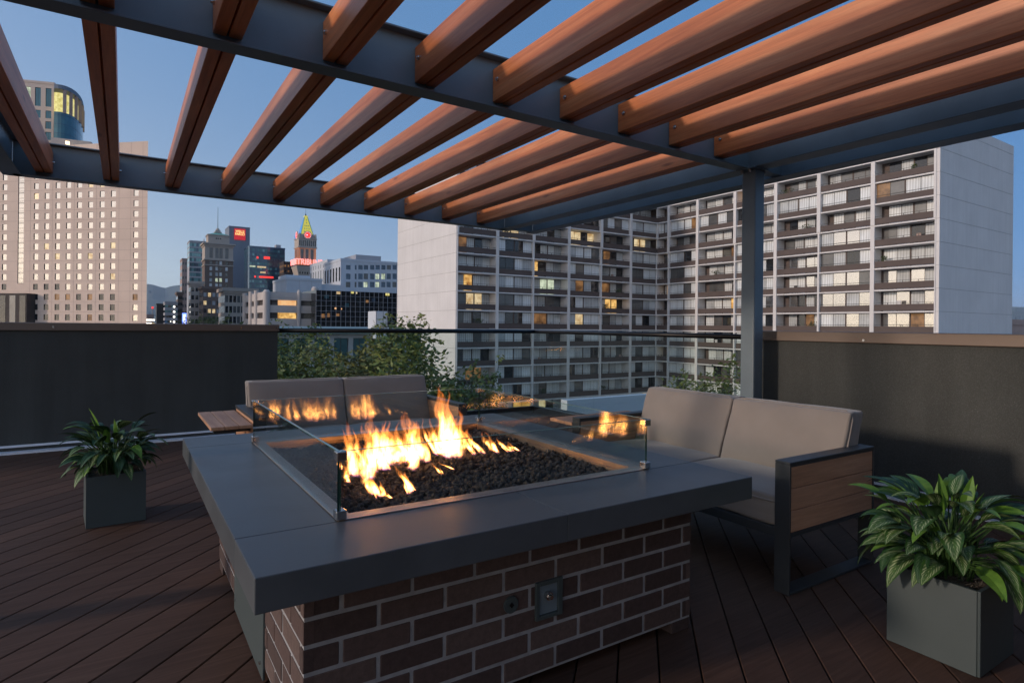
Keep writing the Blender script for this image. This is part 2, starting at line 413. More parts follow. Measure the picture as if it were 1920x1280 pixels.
# ---- pergola
ZB, ZT, FT = 2.523, 2.842, .011
pg = thing('pergola', (2.0, 4.0, 0), 'steel pergola with doubled orange cedar rafters over the terrace', 'pergola')
def ibeam_u(x0, x1, y, w, name='steel_beam'):
    m = MB(); m.box(x0, x1, y-w/2, y+w/2, ZB, ZB+FT); m.box(x0, x1, y-w/2, y+w/2, ZT-FT, ZT); m.box(x0, x1, y-.004, y+.004, ZB+FT, ZT-FT)
    return m.build(name, 'steel_paint', pg, bevel=.002, seg=1)
def ibeam_v(y0, y1, x, w, name='steel_beam'):
    m = MB(); m.box(x-w/2, x+w/2, y0, y1, ZB, ZB+FT); m.box(x-w/2, x+w/2, y0, y1, ZT-FT, ZT); m.box(x-.004, x+.004, y0, y1, ZB+FT, ZT-FT)
    return m.build(name, 'steel_paint', pg, bevel=.002, seg=1)
YM, YF, UL, UR = 3.142, 6.94, -.86, 4.43
ibeam_u(UL+.008, UR-.008, YM, .118); ibeam_u(UL+.008, UR-.008, YF, .118)
ibeam_u(UL+.008, UR-.008, -1.6, .118)
ibeam_v(-1.75, 7.0, UL, .14)
ibeam_v(-1.75, 7.02, UR, .165)
ibeam_v(-1.75, 7.02, 4.90, .165)
for y in (YM, YF, -1.6):     # short ties between the two steel beams
    m = MB(); m.box(UR+.01, 4.888, y-.05, y+.05, ZB+FT+.001, ZB+2*FT); m.box(UR+.01, 4.888, y-.004, y+.004, ZB+2*FT+.001, ZT-FT-.002); m.build('tie_plate', 'steel_paint', pg)
# rafters: a pair of cedar planks with a slot between
def rafter(u, y0, y1):
    m = MB()
    for a, b in ((u, u+.060), (u+.070, u+.130)):
        m.box(a, b, y0, y1, 2.572, 2.772)
    m.box(u+.0605, u+.0695, y0+.03, y1-.03, 2.60, 2.76)
    o = m.build('rafter', 'cedar', pg, bevel=.004, loc=(u, y0, 2.57))
    return o
RU = [.347-.5185*2+.5185*i for i in range(10)]
for u in RU:
    rafter(u, YM+.006, YF-.006)
    rafter(u, -1.59, YM-.006)
    for y, s in ((YM-.07, -1), (YF-.075, -1)):
        for zz in (2.69,):
            m = MB(); m.tube([(u+.001, y, zz), (u-.010, y, zz)], .0135, 8); m.tube([(u-.010, y, zz), (u-.018, y, zz)], .008, 6)
            m.build('bolt', 'chrome', pg)
    if u < .2:
        m = MB(); m.tube([(u+.129, YF-.07, 2.66), (u+.148, YF-.07, 2.66)], .012, 8); m.build('bolt', 'chrome', pg)
# post
pu, pv, pw = 4.372, 3.035, .127
m = MB(); m.box(pu, pu+pw, pv, pv+pw, .0, ZB-.012); m.build('post', 'steel_paint', pg, bevel=.012, seg=3)
m = MB(); m.box(pu-.05, pu+pw+.06, pv-.02, pv+pw+.02, ZB-.0115, ZB-.001); m.build('cap_plate', 'steel_paint', pg)
m = MB(); m.box(pu-.05, pu+pw+.05, pv-.05, pv+pw+.05, .001, .014); m.build('base_plate', 'steel_paint', pg)
for dx, dy in ((-.035, .03), (-.035, .1), (pw+.03, .03), (pw+.03, .1)):
    m = MB(); m.tube([(pu+dx, pv+dy, ZB-.012), (pu+dx, pv+dy, ZB-.04)], .012, 6); m.build('bolt', 'brushed', pg)
for x, y in ((4.40, 6.9), (-.92, 6.9), (-.92, 3.08)):
    m = MB(); m.box(x, x+pw, y, y+pw, 0 if y < 6.5 else .0, ZB-.012)
    if y > 6.5 and x < 0: continue
    if y > 6.5: continue
    m.build('post', 'steel_paint', pg, bevel=.01)

# ---- fire table
TT, TB = .623, .538
U0, U1, V0, V1 = .256, 2.076, 1.441, 3.372
ft = thing('fire_table', (1.166, 2.4, 0), 'square brick fire table with a dark slate top and glass wind guard', 'fire pit')
gi = (.587, 1.762, 1.787, 3.052)   # inner edge of burner pan
def slab(poly):
    m = MB(); n = len(poly); i = 0
    m.v = [(x, y, TB) for x, y in poly]+[(x, y, TT) for x, y in poly]
    m.f = [tuple(reversed(range(n))), tuple(range(n, 2*n))]+[(j, (j+1) % n, n+(j+1) % n, n+j) for j in range(n)]
    m.m = [0]*len(m.f); m.t = [.5]*len(m.f)
    m.build('countertop_slab', 'table_slate', ft, bevel=.003, seg=2)
g = .0006; P0, P1, Q0, Q1 = .535, 1.812, 1.733, 3.104
slab([(U0, V0), (1.16-g, V0), (1.16-g, Q0), (U0, Q0)]); slab([(1.16+g, V0), (U1, V0), (U1, Q0), (1.16+g, Q0)])
slab([(U0, Q0+2*g), (P0, Q0+2*g), (P0, Q1-2*g), (U0, Q1-2*g)])
slab([(P1, Q0+2*g), (U1, Q0+2*g), (U1, Q1-2*g), (P1, Q1-2*g)])
slab([(U0, Q1), (1.16-g, Q1), (1.16-g, V1), (U0, V1)]); slab([(1.16+g, Q1), (U1, Q1), (U1, V1), (1.16+g, V1)])
# pan frame
m = MB()
a0, a1, b0, b1 = gi
m.box(P0+.001, P1-.001, Q0+.001, b0, TT-.02, TT+.003); m.box(P0+.001, P1-.001, b1, Q1-.001, TT-.02, TT+.003)
m.box(P0+.001, a0, b0+.0005, b1-.0005, TT-.02, TT+.003); m.box(a1, P1-.001, b0+.0005, b1-.0005, TT-.02, TT+.003)
m.box(a0-.004, a0-.001, b0, b1, TT-.12, TT-.021); m.box(a1+.001, a1+.004, b0, b1, TT-.12, TT-.021)
m.box(a0, a1, b0-.004, b0-.001, TT-.12, TT-.021); m.box(a0, a1, b1+.001, b1+.004, TT-.12, TT-.021)
m.box(a0-.004, a1+.004, b0-.004, b1+.004, TT-.125, TT-.121)
m.build('burner_pan', 'brushed', ft, bevel=.0015, seg=1)
# lava rock
m = MB(); rnd = random.Random(5)
ico = bmesh.new(); bmesh.ops.create_icosphere(ico, subdivisions=1, radius=1.)
IV = [v.co.copy() for v in ico.verts]; IF = [tuple(v.index for v in f.verts) for f in ico.faces]; ico.free()
def rock(c, r):
    i = len(m.v); rot = Matrix.Rotation(rnd.random()*6.28, 3, Vector((rnd.random()-.5, rnd.random()-.5, rnd.random()-.5+.01)).normalized())
    s = Vector((rnd.uniform(.7, 1.25), rnd.uniform(.7, 1.25), rnd.uniform(.6, 1.)))
    for v in IV:
        k = rnd.uniform(.72, 1.18); q = rot @ Vector((v.x*s.x, v.y*s.y, v.z*s.z))*r*k
        m.v.append((c[0]+q.x, c[1]+q.y, c[2]+q.z))
    for f in IF: m.f.append(tuple(i+x for x in f)); m.m.append(0); m.t.append(.5)
step = .0205
x = a0+.012
while x < a1-.006:
    y = b0+.012
    while y < b1-.006:
        zz = TT-.040+.010*noise.noise(Vector((x*6, y*6, 1)))+rnd.uniform(-.007, .009)
        rock((x+rnd.uniform(-.008, .008), y+rnd.uniform(-.008, .008), zz), rnd.uniform(.0095, .0165))
        y += step
    x += step
m.box(a0, a1, b0, b1, TT-.11, TT-.055)
lr = m.build('lava_rock', 'lava_rock', ft); lr['kind'] = 'stuff'
# glass wind guard
GT = TT+.203; e = .008
for nm, bx in (('f', (P0+.010, P1-.010, Q0+.002, Q0+.002+e)), ('b', (P0+.010, P1-.010, Q1-.010, Q1-.010+e)), ('l', (P0+.001, P0+.001+e, Q0+.012, Q1-.012)), ('r', (P1-.009, P1-.009+e, Q0+.012, Q1-.012))):
    m = MB(); m.box(bx[0], bx[1], bx[2], bx[3], TT+.006, GT); gp = m.build('glass_panel', 'fire_glass', ft)
    m = MB(); m.box(bx[0], bx[1], bx[2], bx[3], GT+.0002, GT+.0016); m.build('polished_edge', 'glass_edge', gp)
    m = MB()
    if nm in 'fb': m.box(bx[0]-.0015, bx[0]-.0002, bx[2]+.0005, bx[3]-.0005, TT+.031, GT-.027); m.box(bx[1]+.0002, bx[1]+.0015, bx[2]+.0005, bx[3]-.0005, TT+.031, GT-.027)
    else: m.box(bx[0]+.0005, bx[1]-.0005, bx[2]-.0015, bx[2]-.0002, TT+.031, GT-.027); m.box(bx[0]+.0005, bx[1]-.0005, bx[3]+.0002, bx[3]+.0015, TT+.031, GT-.027)
    m.build('upright_edge', 'glass_edge_dark', gp)
for cu in (P0-.006, P1-.026):
    for cv in (Q0-.006, Q1-.026):
        for cz in (TT+.004, GT-.026):
            m = MB(); m.box(cu, cu+.032, cv, cv+.032, cz, cz+.027); m.build('corner_clamp', 'chrome', ft, bevel=.003)
# brick base
BU0, BU1, BV0, BV1 = .408, 1.924, 1.609, 3.215
m = MB(); mo = MB(); rnd = random.Random(11)
course, bl, mj = .0737, .2095, .012
mo.box(BU0+.003, BU1-.003, BV0+.003, BV1-.003, .046, TB-.001)
for fr, L in ((Fr((BU0, BV0, 0), 0), BU1-BU0), (Fr((BU1, BV0, 0), pi/2), BV1-BV0), (Fr((BU1, BV1, 0), pi), BU1-BU0), (Fr((BU0, BV1, 0), -pi/2), BV1-BV0)):
    for r in range(7):
        z0 = .0483+r*course+mj/2; z1 = min(z0+course-mj, TB-.001)
        if z1-z0 < .008: continue
        off = (.102 if r % 2 else 0)-(.0)
        x = -bl+off
        while x < L:
            x0 = max(0, x)+ (.0 if x <= 0 else mj/2); x1 = min(L, x+bl)-(0 if x+bl >= L else mj/2)
            if x1-x0 > .02:
                m.tone = rnd.random(); dd = rnd.uniform(-.001, .0012)
                m.box(x0+rnd.uniform(-.001, .001)*(x0 > 0), x1, dd, .03 if (x0 > 0 and x1 < L) else .0299, z0, z1, 0, fr)
            x += bl
m.build('brickwork', 'brick', ft, bevel=.002, seg=1, tone=True)
mo.build('mortar_core', 'mortar', ft)
for x, y in ((BU0, BV0), (BU1-.105, BV0), (BU0, BV1-.105), (BU1-.105, BV1-.105)):
    m = MB(); m.box(x+.002, x+.103, y+.002, y+.103, .001, .0455); m.build('foot', 'brick', ft, bevel=.003)
# valve box and vent on the front
m = MB(); f = BV0-.004
m.box(1.158, 1.172, f-.006, f+.004, .226, .352); m.box(1.250, 1.268, f-.006, f+.004, .226, .352); m.box(1.1725, 1.2495, f-.006, f+.004, .226, .240); m.box(1.1725, 1.2495, f-.006, f+.004, .338, .352)
vb = m.build('valve_box', 'planter_grey', ft, bevel=.001)
m = MB(); m.box(1.1725, 1.2495, f+.0015, f+.003, .2405, .3375); m.build('face_plate', 'steel_paint', vb)
m = MB(); m.tube([(1.207, f+.001, .302), (1.207, f-.014, .302)], .014, 14); m.tube([(1.207, f-.0145, .302), (1.207, f-.026, .302)], [.010, .0075], 8); m.build('valve_knob', 'chrome', vb, smooth=False)
m = MB(); m.tube([(1.060, f+.002, .305), (1.060, f-.006, .305)], .0265, 20); kv = m.build('key_valve', 'planter_grey', ft)
m = MB(); m.tube([(1.060, f-.0062, .305), (1.060, f-.0085, .305)], .009, 4); m.build('key_socket', 'rail_black', kv)
m = MB(); m.box(BU0-.007, BU0+.001, 2.10, 2.70, .012, .50); dr = m.build('access_door', 'planter_grey', ft, bevel=.002)
for v_ in (2.13, 2.67):
    m = MB(); m.tube([(BU0-.007, v_, .06), (BU0-.013, v_, .06)], .006, 8); m.build('screw', 'chrome', dr)

# ---- fire
fire = thing('gas_fire', (1.1, 2.4, TT-.04), 'orange gas flames leaping from the black lava rock inside the glass guard', 'fire')
def tongue(mb, base, tip, w, lean=0., heat=1., seed=0, n=10, nseg=14):
    base, tip = Vector(base), Vector(tip); ax = tip-base; L = ax.length
    side = Vector((cos(TH), -sin(TH), 0)); depth = Vector((sin(TH), cos(TH), 0))
    rn = random.Random(seed); ph = rn.random()*6.28; ph2 = rn.random()*6.28
    rings = []
    for i in range(nseg+1):
        t = i/nseg
        c = base+ax*t+side*(lean*sin(pi*t)+L*.055*t*sin(ph+t*7.5)+L*.03*sin(ph2+t*15)*t)+depth*(L*.06*sin(ph2+t*5)*t)
        r = w*(sin(pi*min(1, (t+.07)/1.09)**.62))**.85*(1-.42*t)+.0006
        r *= 1+.22*sin(ph+t*13)
        i0 = len(mb.v)
        for j in range(n):
            a = 2*pi*j/n
            rr = r*(1+.18*sin(2*a+ph+t*4))
            mb.v.append(tuple(c+side*cos(a)*rr+depth*sin(a)*rr*.8)); 
        rings.append(i0)
    for i in range(nseg):
        for j in range(n):
            a, b = rings[i], rings[i+1]; j2 = (j+1) % n
            mb.f.append((a+j, a+j2, b+j2, b+j)); mb.m.append(0); mb.t.append(heat)
            t0, t1 = i/nseg, (i+1)/nseg
            mb.uv[len(mb.f)-1] = [(j/n, t0), ((j+1)/n, t0), ((j+1)/n, t1), (j/n, t1)]
def flame(px, seed, heat=1., strands=5, spread=.02):
    # px: list of (base_x, base_y, tip_x, tip_y, width_px)
    for bx, by, tx, ty, wpx in px:
        rn = random.Random(seed+int(bx)); mb = MB()
        B = at_z(bx, by, TT-.030); d = Vector((B.x*sin(TH)+B.y*cos(TH), 0, 0)).x
        T = at_d(tx, ty, d)
        w = wpx/FPX*d/2*.84
        for s in range(strands):
            f = rn.uniform(.55, 1.) if s else 1.
            off = Vector((cos(TH), -sin(TH), 0))*rn.uniform(-1, 1)*w*.75 + Vector((sin(TH), cos(TH), 0))*rn.uniform(-1, 1)*spread
            tipo = Vector((cos(TH), -sin(TH), 0))*rn.uniform(-1, 1)*w*1.1
            tp = B+off+(T-B)*f+tipo*(1 if s else 0)
            tongue(mb, B+off*(1 if s else 0), tp, w*rn.uniform(.35, .8) if s else w, rn.uniform(-.25, .25)*w*2, heat, seed*31+s*7+int(bx))
        o = mb.build('flame', 'flame', fire, smooth=True, fix=False)
HT = 2.1
flame([(668, 893, 655, 786, 44), (700, 885, 676, 792, 34), (690, 900, 700, 800, 40)], 1, HT, 5)
flame([(735, 872, 716, 770, 60), (762, 868, 745, 768, 56), (722, 880, 690, 800, 40), (790, 866, 752, 776, 44), (770, 880, 788, 795, 34)], 2, HT*1.1, 6)
flame([(838, 850, 826, 720, 40), (856, 850, 858, 764, 40), (822, 852, 803, 782, 30), (850, 858, 838, 775, 54)], 3, HT, 6)
flame([(905, 850, 862, 798, 20), (930, 848, 900, 806, 22), (958, 846, 930, 818, 18), (975, 845, 950, 830, 10), (890, 852, 868, 812, 16)], 4, HT, 4)
flame([(700, 928, 668, 868, 26), (712, 932, 690, 880, 22), (735, 934, 718, 920, 10), (776, 922, 742, 868, 20), (770, 924, 758, 880, 14)], 5, HT, 4)
flame([(852, 880, 815, 862, 8), (828, 890, 806, 866, 10), (640, 880, 628, 850, 14), (655, 905, 640, 870, 20)], 6, HT*.7, 3)
# ---- sofas
def cushion(name, fr, a0, a1, b0, b1, c0, c1, parent, lean=0., r=.035, puff=.012):
    bm = bmesh.new(); nx, ny, nz = 10, 8, 6
    bmesh.ops.create_cube(bm, size=1.)
    bmesh.ops.subdivide_edges(bm, edges=bm.edges, cuts=7, use_grid_fill=True)
    A, B, C = a1-a0, b1-b0, c1-c0
    for v in bm.verts:
        x, y, z = v.co*2
        def rr(q, L): return q
        # puffiness
        p = Vector((x*A/2, y*B/2, z*C/2))
        k = (1-x**4)*(1-z**4) if B < min(A, C) else (1-x**4)*(1-y**4)
        if B < min(A, C): p.y += puff*k*(1 if y > .99 else -1 if y < -.99 else 0)
        else: p.z += puff*k*(1 if z > .99 else -1 if z < -.99 else 0)
        n = noise.noise(Vector((a0*7+x*1.7, y*2.1, z*1.9+c0)))*.005; n2 = noise.noise(Vector((a0*5+x*3.7, 4.2, z*3.3+y*2)))*.0035
        p += Vector((n, n+n2, n-n2))
        q = fr.p((a0+a1)/2+p.x, (b0+b1)/2+p.y+lean*(p.z+C/2), (c0+c1)/2+p.z)
        v.co = q-root_loc(parent)
    me = bpy.data.meshes.new(name); bm.to_mesh(me); bm.free()
    me.materials.append(MATS['cushion']); me.polygons.foreach_set('use_smooth', [True]*len(me.polygons))
    o = bpy.data.objects.new(name, me); COL.objects.link(o); o.parent = parent
    mo = o.modifiers.new('bevel', 'BEVEL'); mo.width = r; mo.segments = 5; mo.limit_method = 'ANGLE'; mo.angle_limit = R(50)
    # welted seam round the middle of the border
    pts = []; k = r*.7
    up_ = C if B < min(A, C) else B
    def loop(u_, w_): return [(-u_+k, -w_), (u_-k, -w_), (u_-k*.3, -w_+k*.3), (u_, -w_+k), (u_, w_-k), (u_-k*.3, w_-k*.3), (u_-k, w_), (-u_+k, w_), (-u_+k*.3, w_-k*.3), (-u_, w_-k), (-u_, -w_+k), (-u_+k*.3, -w_+k*.3), (-u_+k, -w_)]
    m2 = MB()
    for s_ in (-.30, ):
        P_ = []
        for (x, w) in loop(A/2+.003, up_/2+.003):
            if B < min(A, C): P_.append(fr.p((a0+a1)/2+x, (b0+b1)/2+s_*B+lean*(w+C/2), (c0+c1)/2+w))
            else: P_.append(fr.p((a0+a1)/2+x, (b0+b1)/2+w, (c0+c1)/2-s_*C))
        m2.tube(P_, .0042, 6)
    m2.build('piping', 'cushion', o, smooth=True)
    return o
def sofa(fr, label, shelf_side):
    # fr: origin at the near-left foot seen from the front; a along the sofa, b towards its back
    L, D, AH, w, th = 1.54, .742, .600, .074, .012
    t = thing('outdoor_sofa', fr.p(L/2, D/2, 0), label, 'sofa', 'outdoor sofas around the fire table')
    for a in (0, L-w):
        m = MB()
        m.box(a, a+w, 0, th, .001, AH-.0125, 0, fr); m.box(a, a+w, D-th, D, .001, AH-.0125, 0, fr)
        m.box(a, a+w, 0, D, AH-.012, AH, 0, fr); m.box(a, a+w, th+.0005, D-th-.0005, .001, .013, 0, fr)
        ar = m.build('arm_frame', 'frame_metal', t, bevel=.0025)
        m = MB()
        for k in range(3):
            z0 = .281+k*.0995
            m.box(a+.004, a+w-.004, th+.002, D-th-.002, z0, z0+.0965, 0, fr)
        m.build('teak_panel', 'teak' if abs(fr.s) > .5 else 'teak_y', ar, bevel=.002)
        m = MB(); m.box(a, a+w, th+.0005, D-th-.0005, .262, .279, 0, fr); m.box(a+.002, a+w-.002, th+.0005, D-th-.0005, .5775, .587, 0, fr); m.build('rail', 'frame_metal', ar)
    m = MB(); m.box(w+.001, L-w-.001, .01, .05, .245, .285, 0, fr); m.box(w+.001, L-w-.001, D-.05, D-.01, .245, .285, 0, fr)
    for k in range(6):
        a = w+.001+(L-2*w-.05)*k/5; m.box(a, a+.045, .052, D-.052, .262, .280, 0, fr)
    m.box(w+.001, L-w-.001, D-.045, D-.02, .286, .60, 0, fr)
    m.build('seat_frame', 'frame_metal', t, bevel=.002)
    h = L/2
    for a0, a1 in ((w+.006, h-.003), (h+.003, L-w-.006)):
        cushion('seat_cushion', fr, a0, a1, .03, D-.06, .288, .425, t, 0, .045, .012)
    for a0, a1 in ((w-.01, h-.004), (h+.004, L-w+.01)):
        cushion('back_cushion', fr, a0, a1, .505, .640, .415, .772, t, .36, .060, .020)
    # teak side shelf
    s0, s1 = (L+.002, L+.245) if shelf_side > 0 else (-.247, -.002)
    m = MB()
    for k in range(3):
        a = s0+k*.0815; m.box(a, a+.0785, .0, D, .540, .562, 0, fr)
    sh = m.build('side_shelf', 'teak_y' if abs(fr.s) < .5 else 'teak', t, bevel=.003)
    for b in (.12, D-.16):
        m = MB(); m.box(s0+.03 if shelf_side < 0 else s0, s1 if shelf_side < 0 else s1-.03, b, b+.04, .505, .539, 0, fr); m.build('bracket', 'frame_metal', sh)
    return t
# right sofa: along v, facing -u.  frame a runs along -v (viewer's right) so start at far end
sofa(Fr((2.530, 3.107, 0), -pi/2), 'grey cushioned outdoor sofa with teak slatted arm beside the right potted plant', -1)
sb = sofa(Fr((.704, 4.03, 0), 0), 'grey cushioned outdoor sofa behind the flames in front of the dark wall', -1)

# ---- potted plants
def leafmesh(mb, base, direc, L, Wd, droop, mat, roll=0., fold=.25):
    d = Vector(direc).normalized(); side = d.cross(Vector((0, 0, 1)))
    if side.length < .05: side = Vector((1, 0, 0))
    side.normalize(); up = side.cross(d).normalized()
    side2 = side*cos(roll)+up*sin(roll)
    p = Vector(base); n = 8; rows = []
    for i in range(n+1):
        t = i/n
        w = Wd*(sin(pi*min(1., (t*.97+.03))**.78))**.9*(1 if t < 1 else 0)
        if t == 1: w = .0005
        nrm = side2.cross(d).normalized()
        rows.append((p-side2*w+nrm*w*fold, p.copy(), p+side2*w+nrm*w*fold, t))
        d = (d+Vector((0, 0, -droop/n))).normalized()
        p = p+d*(L/n)
    for i in range(n):
        a, b = rows[i], rows[i+1]
        mb.poly([a[0], a[1], b[1], b[0]], mat, [(0, a[3]), (.5, a[3]), (.5, b[3]), (0, b[3])])
        mb.poly([a[1], a[2], b[2], b[1]], mat, [(.5, a[3]), (1, a[3]), (1, b[3]), (.5, b[3])])
def plant(c, rot, label, seed, spread, nleaf, dark):
    S = .30; fr = Fr((c[0], c[1], 0), rot)
    t = thing('potted_plant', (c[0], c[1], 0), label, 'potted plant', 'potted plants on the deck')
    m = MB(); h = S/2; z = .298; w = .012
    m.box(-h, h, -h, -h+w, .002, z, 0, fr); m.box(-h, h, h-w, h, .002, z, 0, fr); m.box(-h, -h+w, -h+w, h-w, .002, z, 0, fr); m.box(h-w, h, -h+w, h-w, .002, z, 0, fr)
    m.box(-h+w, h-w, -h+w, h-w, .002, .02, 0, fr)
    m.build('planter_box', 'planter_grey', t, bevel=.0025)
    rn = random.Random(seed); m = MB()
    n = 16
    for i in range(n):
        for j in range(n):
            q = []
            for (x, y) in ((i, j), (i+1, j), (i+1, j+1), (i, j+1)):
                X = -h+w+(2*h-2*w)*x/n; Y = -h+w+(2*h-2*w)*y/n
                q.append(fr.p(X, Y, .262+.022*(1-(X/h)**2)*(1-(Y/h)**2)+.010*noise.noise(Vector((X*30, Y*30, seed)))))
            m.poly(q, 0)
    for k in range(520):   # wisps of dry moss on the soil
        X, Y = rn.uniform(-h+.02, h-.02), rn.uniform(-h+.02, h-.02); a = rn.uniform(0, 6.28); l = rn.uniform(.012, .035)
        b = fr.p(X, Y, .272+.02*(1-(X/h)**2)*(1-(Y/h)**2)+rn.uniform(0, .008)); d = Vector((cos(a)*l, sin(a)*l, rn.uniform(-.004, .01))); s = Vector((-sin(a), cos(a), 0))*.0011
        m.poly([b-s, b+s, b+d+s, b+d-s], 1)
    m.build('soil', ['soil', 'moss'], t)
    m = MB(); st = MB()
    mats = ['leaf_variegated', 'leaf_plain', 'leaf_dark']
    for k in range(nleaf):
        a = rn.uniform(0, 2*pi); q = rn.random()
        r0 = rn.uniform(.0, .08); b = Vector((c[0]+cos(a)*r0, c[1]+sin(a)*r0, .27))
        elev = R(8+74*q); Ls = (.06+.13*q+rn.uniform(-.02, .04))*spread
        d = Vector((cos(a)*cos(elev), sin(a)*cos(elev), sin(elev)))
        e = b+Vector((cos(a)*.03, sin(a)*.03, .06+.05*q))+d*Ls
        mid = b+Vector((0, 0, .5*(e.z-b.z)+.03))+Vector((d.x, d.y, 0))*Ls*.25
        st.tube([b, mid, e], [.005, .0042, .003], 5, 0, caps=False)
        L = rn.uniform(.13, .205)*spread; Wd = L*rn.uniform(.16, .235)
        rollr = rn.uniform(-.5, .5)
        mt = 0 if rn.random() > .34 else (1 if rn.random() > .35 else 2)
        if dark: mt = 2 if rn.random() < .62 else (0 if rn.random() < .85 else 1)
        dd = Vector((cos(a+rn.uniform(-.4, .4)), sin(a+rn.uniform(-.4, .4)), .25+.9*q))
        leafmesh(m, e, dd, L, Wd, rn.uniform(.7, 1.7)*(1.15-q*.6)*1.4, mt, rollr)
    for k in range(5):   # young upright leaves
        a = rn.uniform(0, 6.28); b = Vector((c[0]+cos(a)*.03, c[1]+sin(a)*.03, .27)); e = b+Vector((cos(a)*.05, sin(a)*.05, rn.uniform(.18, .26)))
        st.tube([b, e], [.005, .003], 5, 0, caps=False)
        leafmesh(m, e, (cos(a)*.3, sin(a)*.3, 1), rn.uniform(.12, .17), .022, .35, 1, rn.uniform(-1, 1), .45)
    m.build('leaves', mats, t, smooth=True, fix=False)
    st.build('stems', 'leaf_stem', t, smooth=True)
    return t
plain('moss', (.16, .14, .11), .95)
plant((2.654, 1.000, 0), 0, 'bushy variegated leafy plant in a square grey planter beside the right sofa', 21, .92, 116, False)
plant((-.035, 4.365, 0), R(4.6), 'dark leafy plant in a square grey planter in front of the dark left wall', 8, .82, 104, True)
# ================================================================== CITY
plain('conc_pink', (.72, .56, .46), .85, 0, .05, .15)
def streaky(name, col):
    m, nt, b = newmat(name)
    a = noise_n(nt, coords(nt, (1, 1, 1)), .22, 5, .6); s_ = noise_n(nt, coords(nt, (2.6, 2.6, .07)), 1., 5, .65)
    c = ramp(nt, a, [(.3, sc(col, .93)), (.7, sc(col, 1.04))]); c = mixc(nt, 1., c, ramp(nt, s_, [(.32, (.945, .94, .935)), (.6, (1.01,)*3)]), 'MULTIPLY')
    nt.links.new(c, b.inputs['Base Color']); b.inputs['Roughness'].default_value = .85
streaky('conc_white', (.68, .665, .66))
plain('conc_white_cool', (.55, .58, .63), .8, 0, .05, .2)
plain('conc_joint', (.38, .37, .37), .9)
plain('conc_grey', (.36, .37, .40), .85, 0, .06, .2)
plain('slate_blue', (.17, .20, .25), .6, 0, .06, .1)
plain('brown_panel', (.092, .068, .061), .7, 0, .1, .5)
plain('brown_wall', (.045, .034, .030), .8, 0, .15, .4)
plain('brick_red', (.26, .125, .085), .85, 0, .1, .5)
plain('stone_cream', (.44, .38, .33), .85, 0, .08, .4)
plain('brick_brown', (.17, .125, .10), .85, 0, .08, .5)
plain('stone_tan', (.40, .29, .25), .85, 0, .06, .3)
plain('copper_green', (.22, .48, .36), .6, 0, .12, .6)
plain('dark_frame', (.02, .021, .023), .5)
plain('green_roof', (.16, .23, .22), .45, 0, .08, .6)
plain('hill', (.055, .075, .055), .95, 0, .3, .004)
def pane(name, base, rough=.06, metal=.0, spec=.5, var=.12, coat=.0, stripe=0):
    m, nt, b = newmat(name)
    v = coords(nt, rnd=True); f = noise_n(nt, v, .55, 3)
    c = ramp(nt, f, [(.3, sc(base, 1-var)), (.7, sc(base, 1+var))])
    if stripe:
        wv = N(nt, 'ShaderNodeTexWave', bands_direction='DIAGONAL'); wv.inputs['Scale'].default_value = 1.9; wv.inputs['Distortion'].default_value = 1.5
        nt.links.new(coords(nt, (1, 1, .02)), wv.inputs['Vector'])
        c = mixc(nt, 1., c, ramp(nt, wv.outputs['Fac'], [(0, (.74,)*3), (.5, (1.06,)*3)]), 'MULTIPLY')
    nt.links.new(c, b.inputs['Base Color']); b.inputs['Roughness'].default_value = rough; b.inputs['Metallic'].default_value = metal
    b.inputs['Specular IOR Level'].default_value = spec; b.inputs['Coat Weight'].default_value = coat; b.inputs['Coat Roughness'].default_value = .02
    return m
pane('pane_mirror', (.55, .53, .50), .05, .9, var=.03)
pane('pane_dark', (.02, .022, .025), .03, 0, .8)
pane('pane_curtain', (.66, .70, .72), .5, 0, .5, .1, 1., 1)
pane('pane_blind', (.42, .45, .47), .5, 0, .5, .2, 1., 1)
pane('pane_grey', (.085, .088, .09), .3, 0, .5, .3, 1.)
pane('pane_teal', (.05, .15, .18), .08, .35, .8, .2)
pane('pane_teal_light', (.16, .34, .36), .12, .2, .8, .2)
pane('pane_blue', (.05, .09, .14), .08, .4, .8, .25)
pane('pane_black', (.012, .014, .016), .05, 0, .7, .5)
def litpane(name, c1, c2, s):
    m, nt, b = newmat(name); v = coords(nt, rnd=True); f = noise_n(nt, v, .9, 3)
    col = ramp(nt, f, [(.35, c1), (.62, c2)])
    b.inputs['Base Color'].default_value = (*sc(c1, .4), 1); b.inputs['Roughness'].default_value = .3
    nt.links.new(col, b.inputs['Emission Color']); b.inputs['Emission Strength'].default_value = s
litpane('lit_amber', (.40, .17, .03), (1, .62, .20), .85)
litpane('lit_warm', (.55, .34, .14), (1, .82, .50), .65)
litpane('lit_dim', (.12, .055, .02), (.45, .22, .08), .5)
litpane('lit_cool', (.35, .42, .28), (.9, 1, .75), .6)
litpane('lit_orange', (.9, .45, .18), (1, .62, .30), .75)
litpane('lit_yellow', (.60, .50, .12), (.95, .85, .35), .8)
emis('spot_white', (1, .95, .85), 3.)
emis('spot_warm', (1, .75, .4), 3.)
emis('red_glow', (1, .05, .04), 1.1, (.3, .01, .01))
emis('red_sign', (.75, .02, .03), .5, (.4, .01, .01))
emis('sign_letter', (1, .75, .25), .9, (.8, .6, .2))
emis('tribune_neon', (1, .30, .27), 1.5, (.8, .2, .2))
emis('blue_neon', (.15, .25, 1), 2.5)
emis('pale_neon', (.75, .8, 1), 1.6)
emis('roof_lit_yellow', (.90, .78, .07), .5, (.25, .28, .10))  # yellow lighting on the tower roof put in as emission
emis('roof_lit_blue', (.0, .22, .75), .6, (.05, .12, .25))  # blue lighting on the tower roof put in as emission
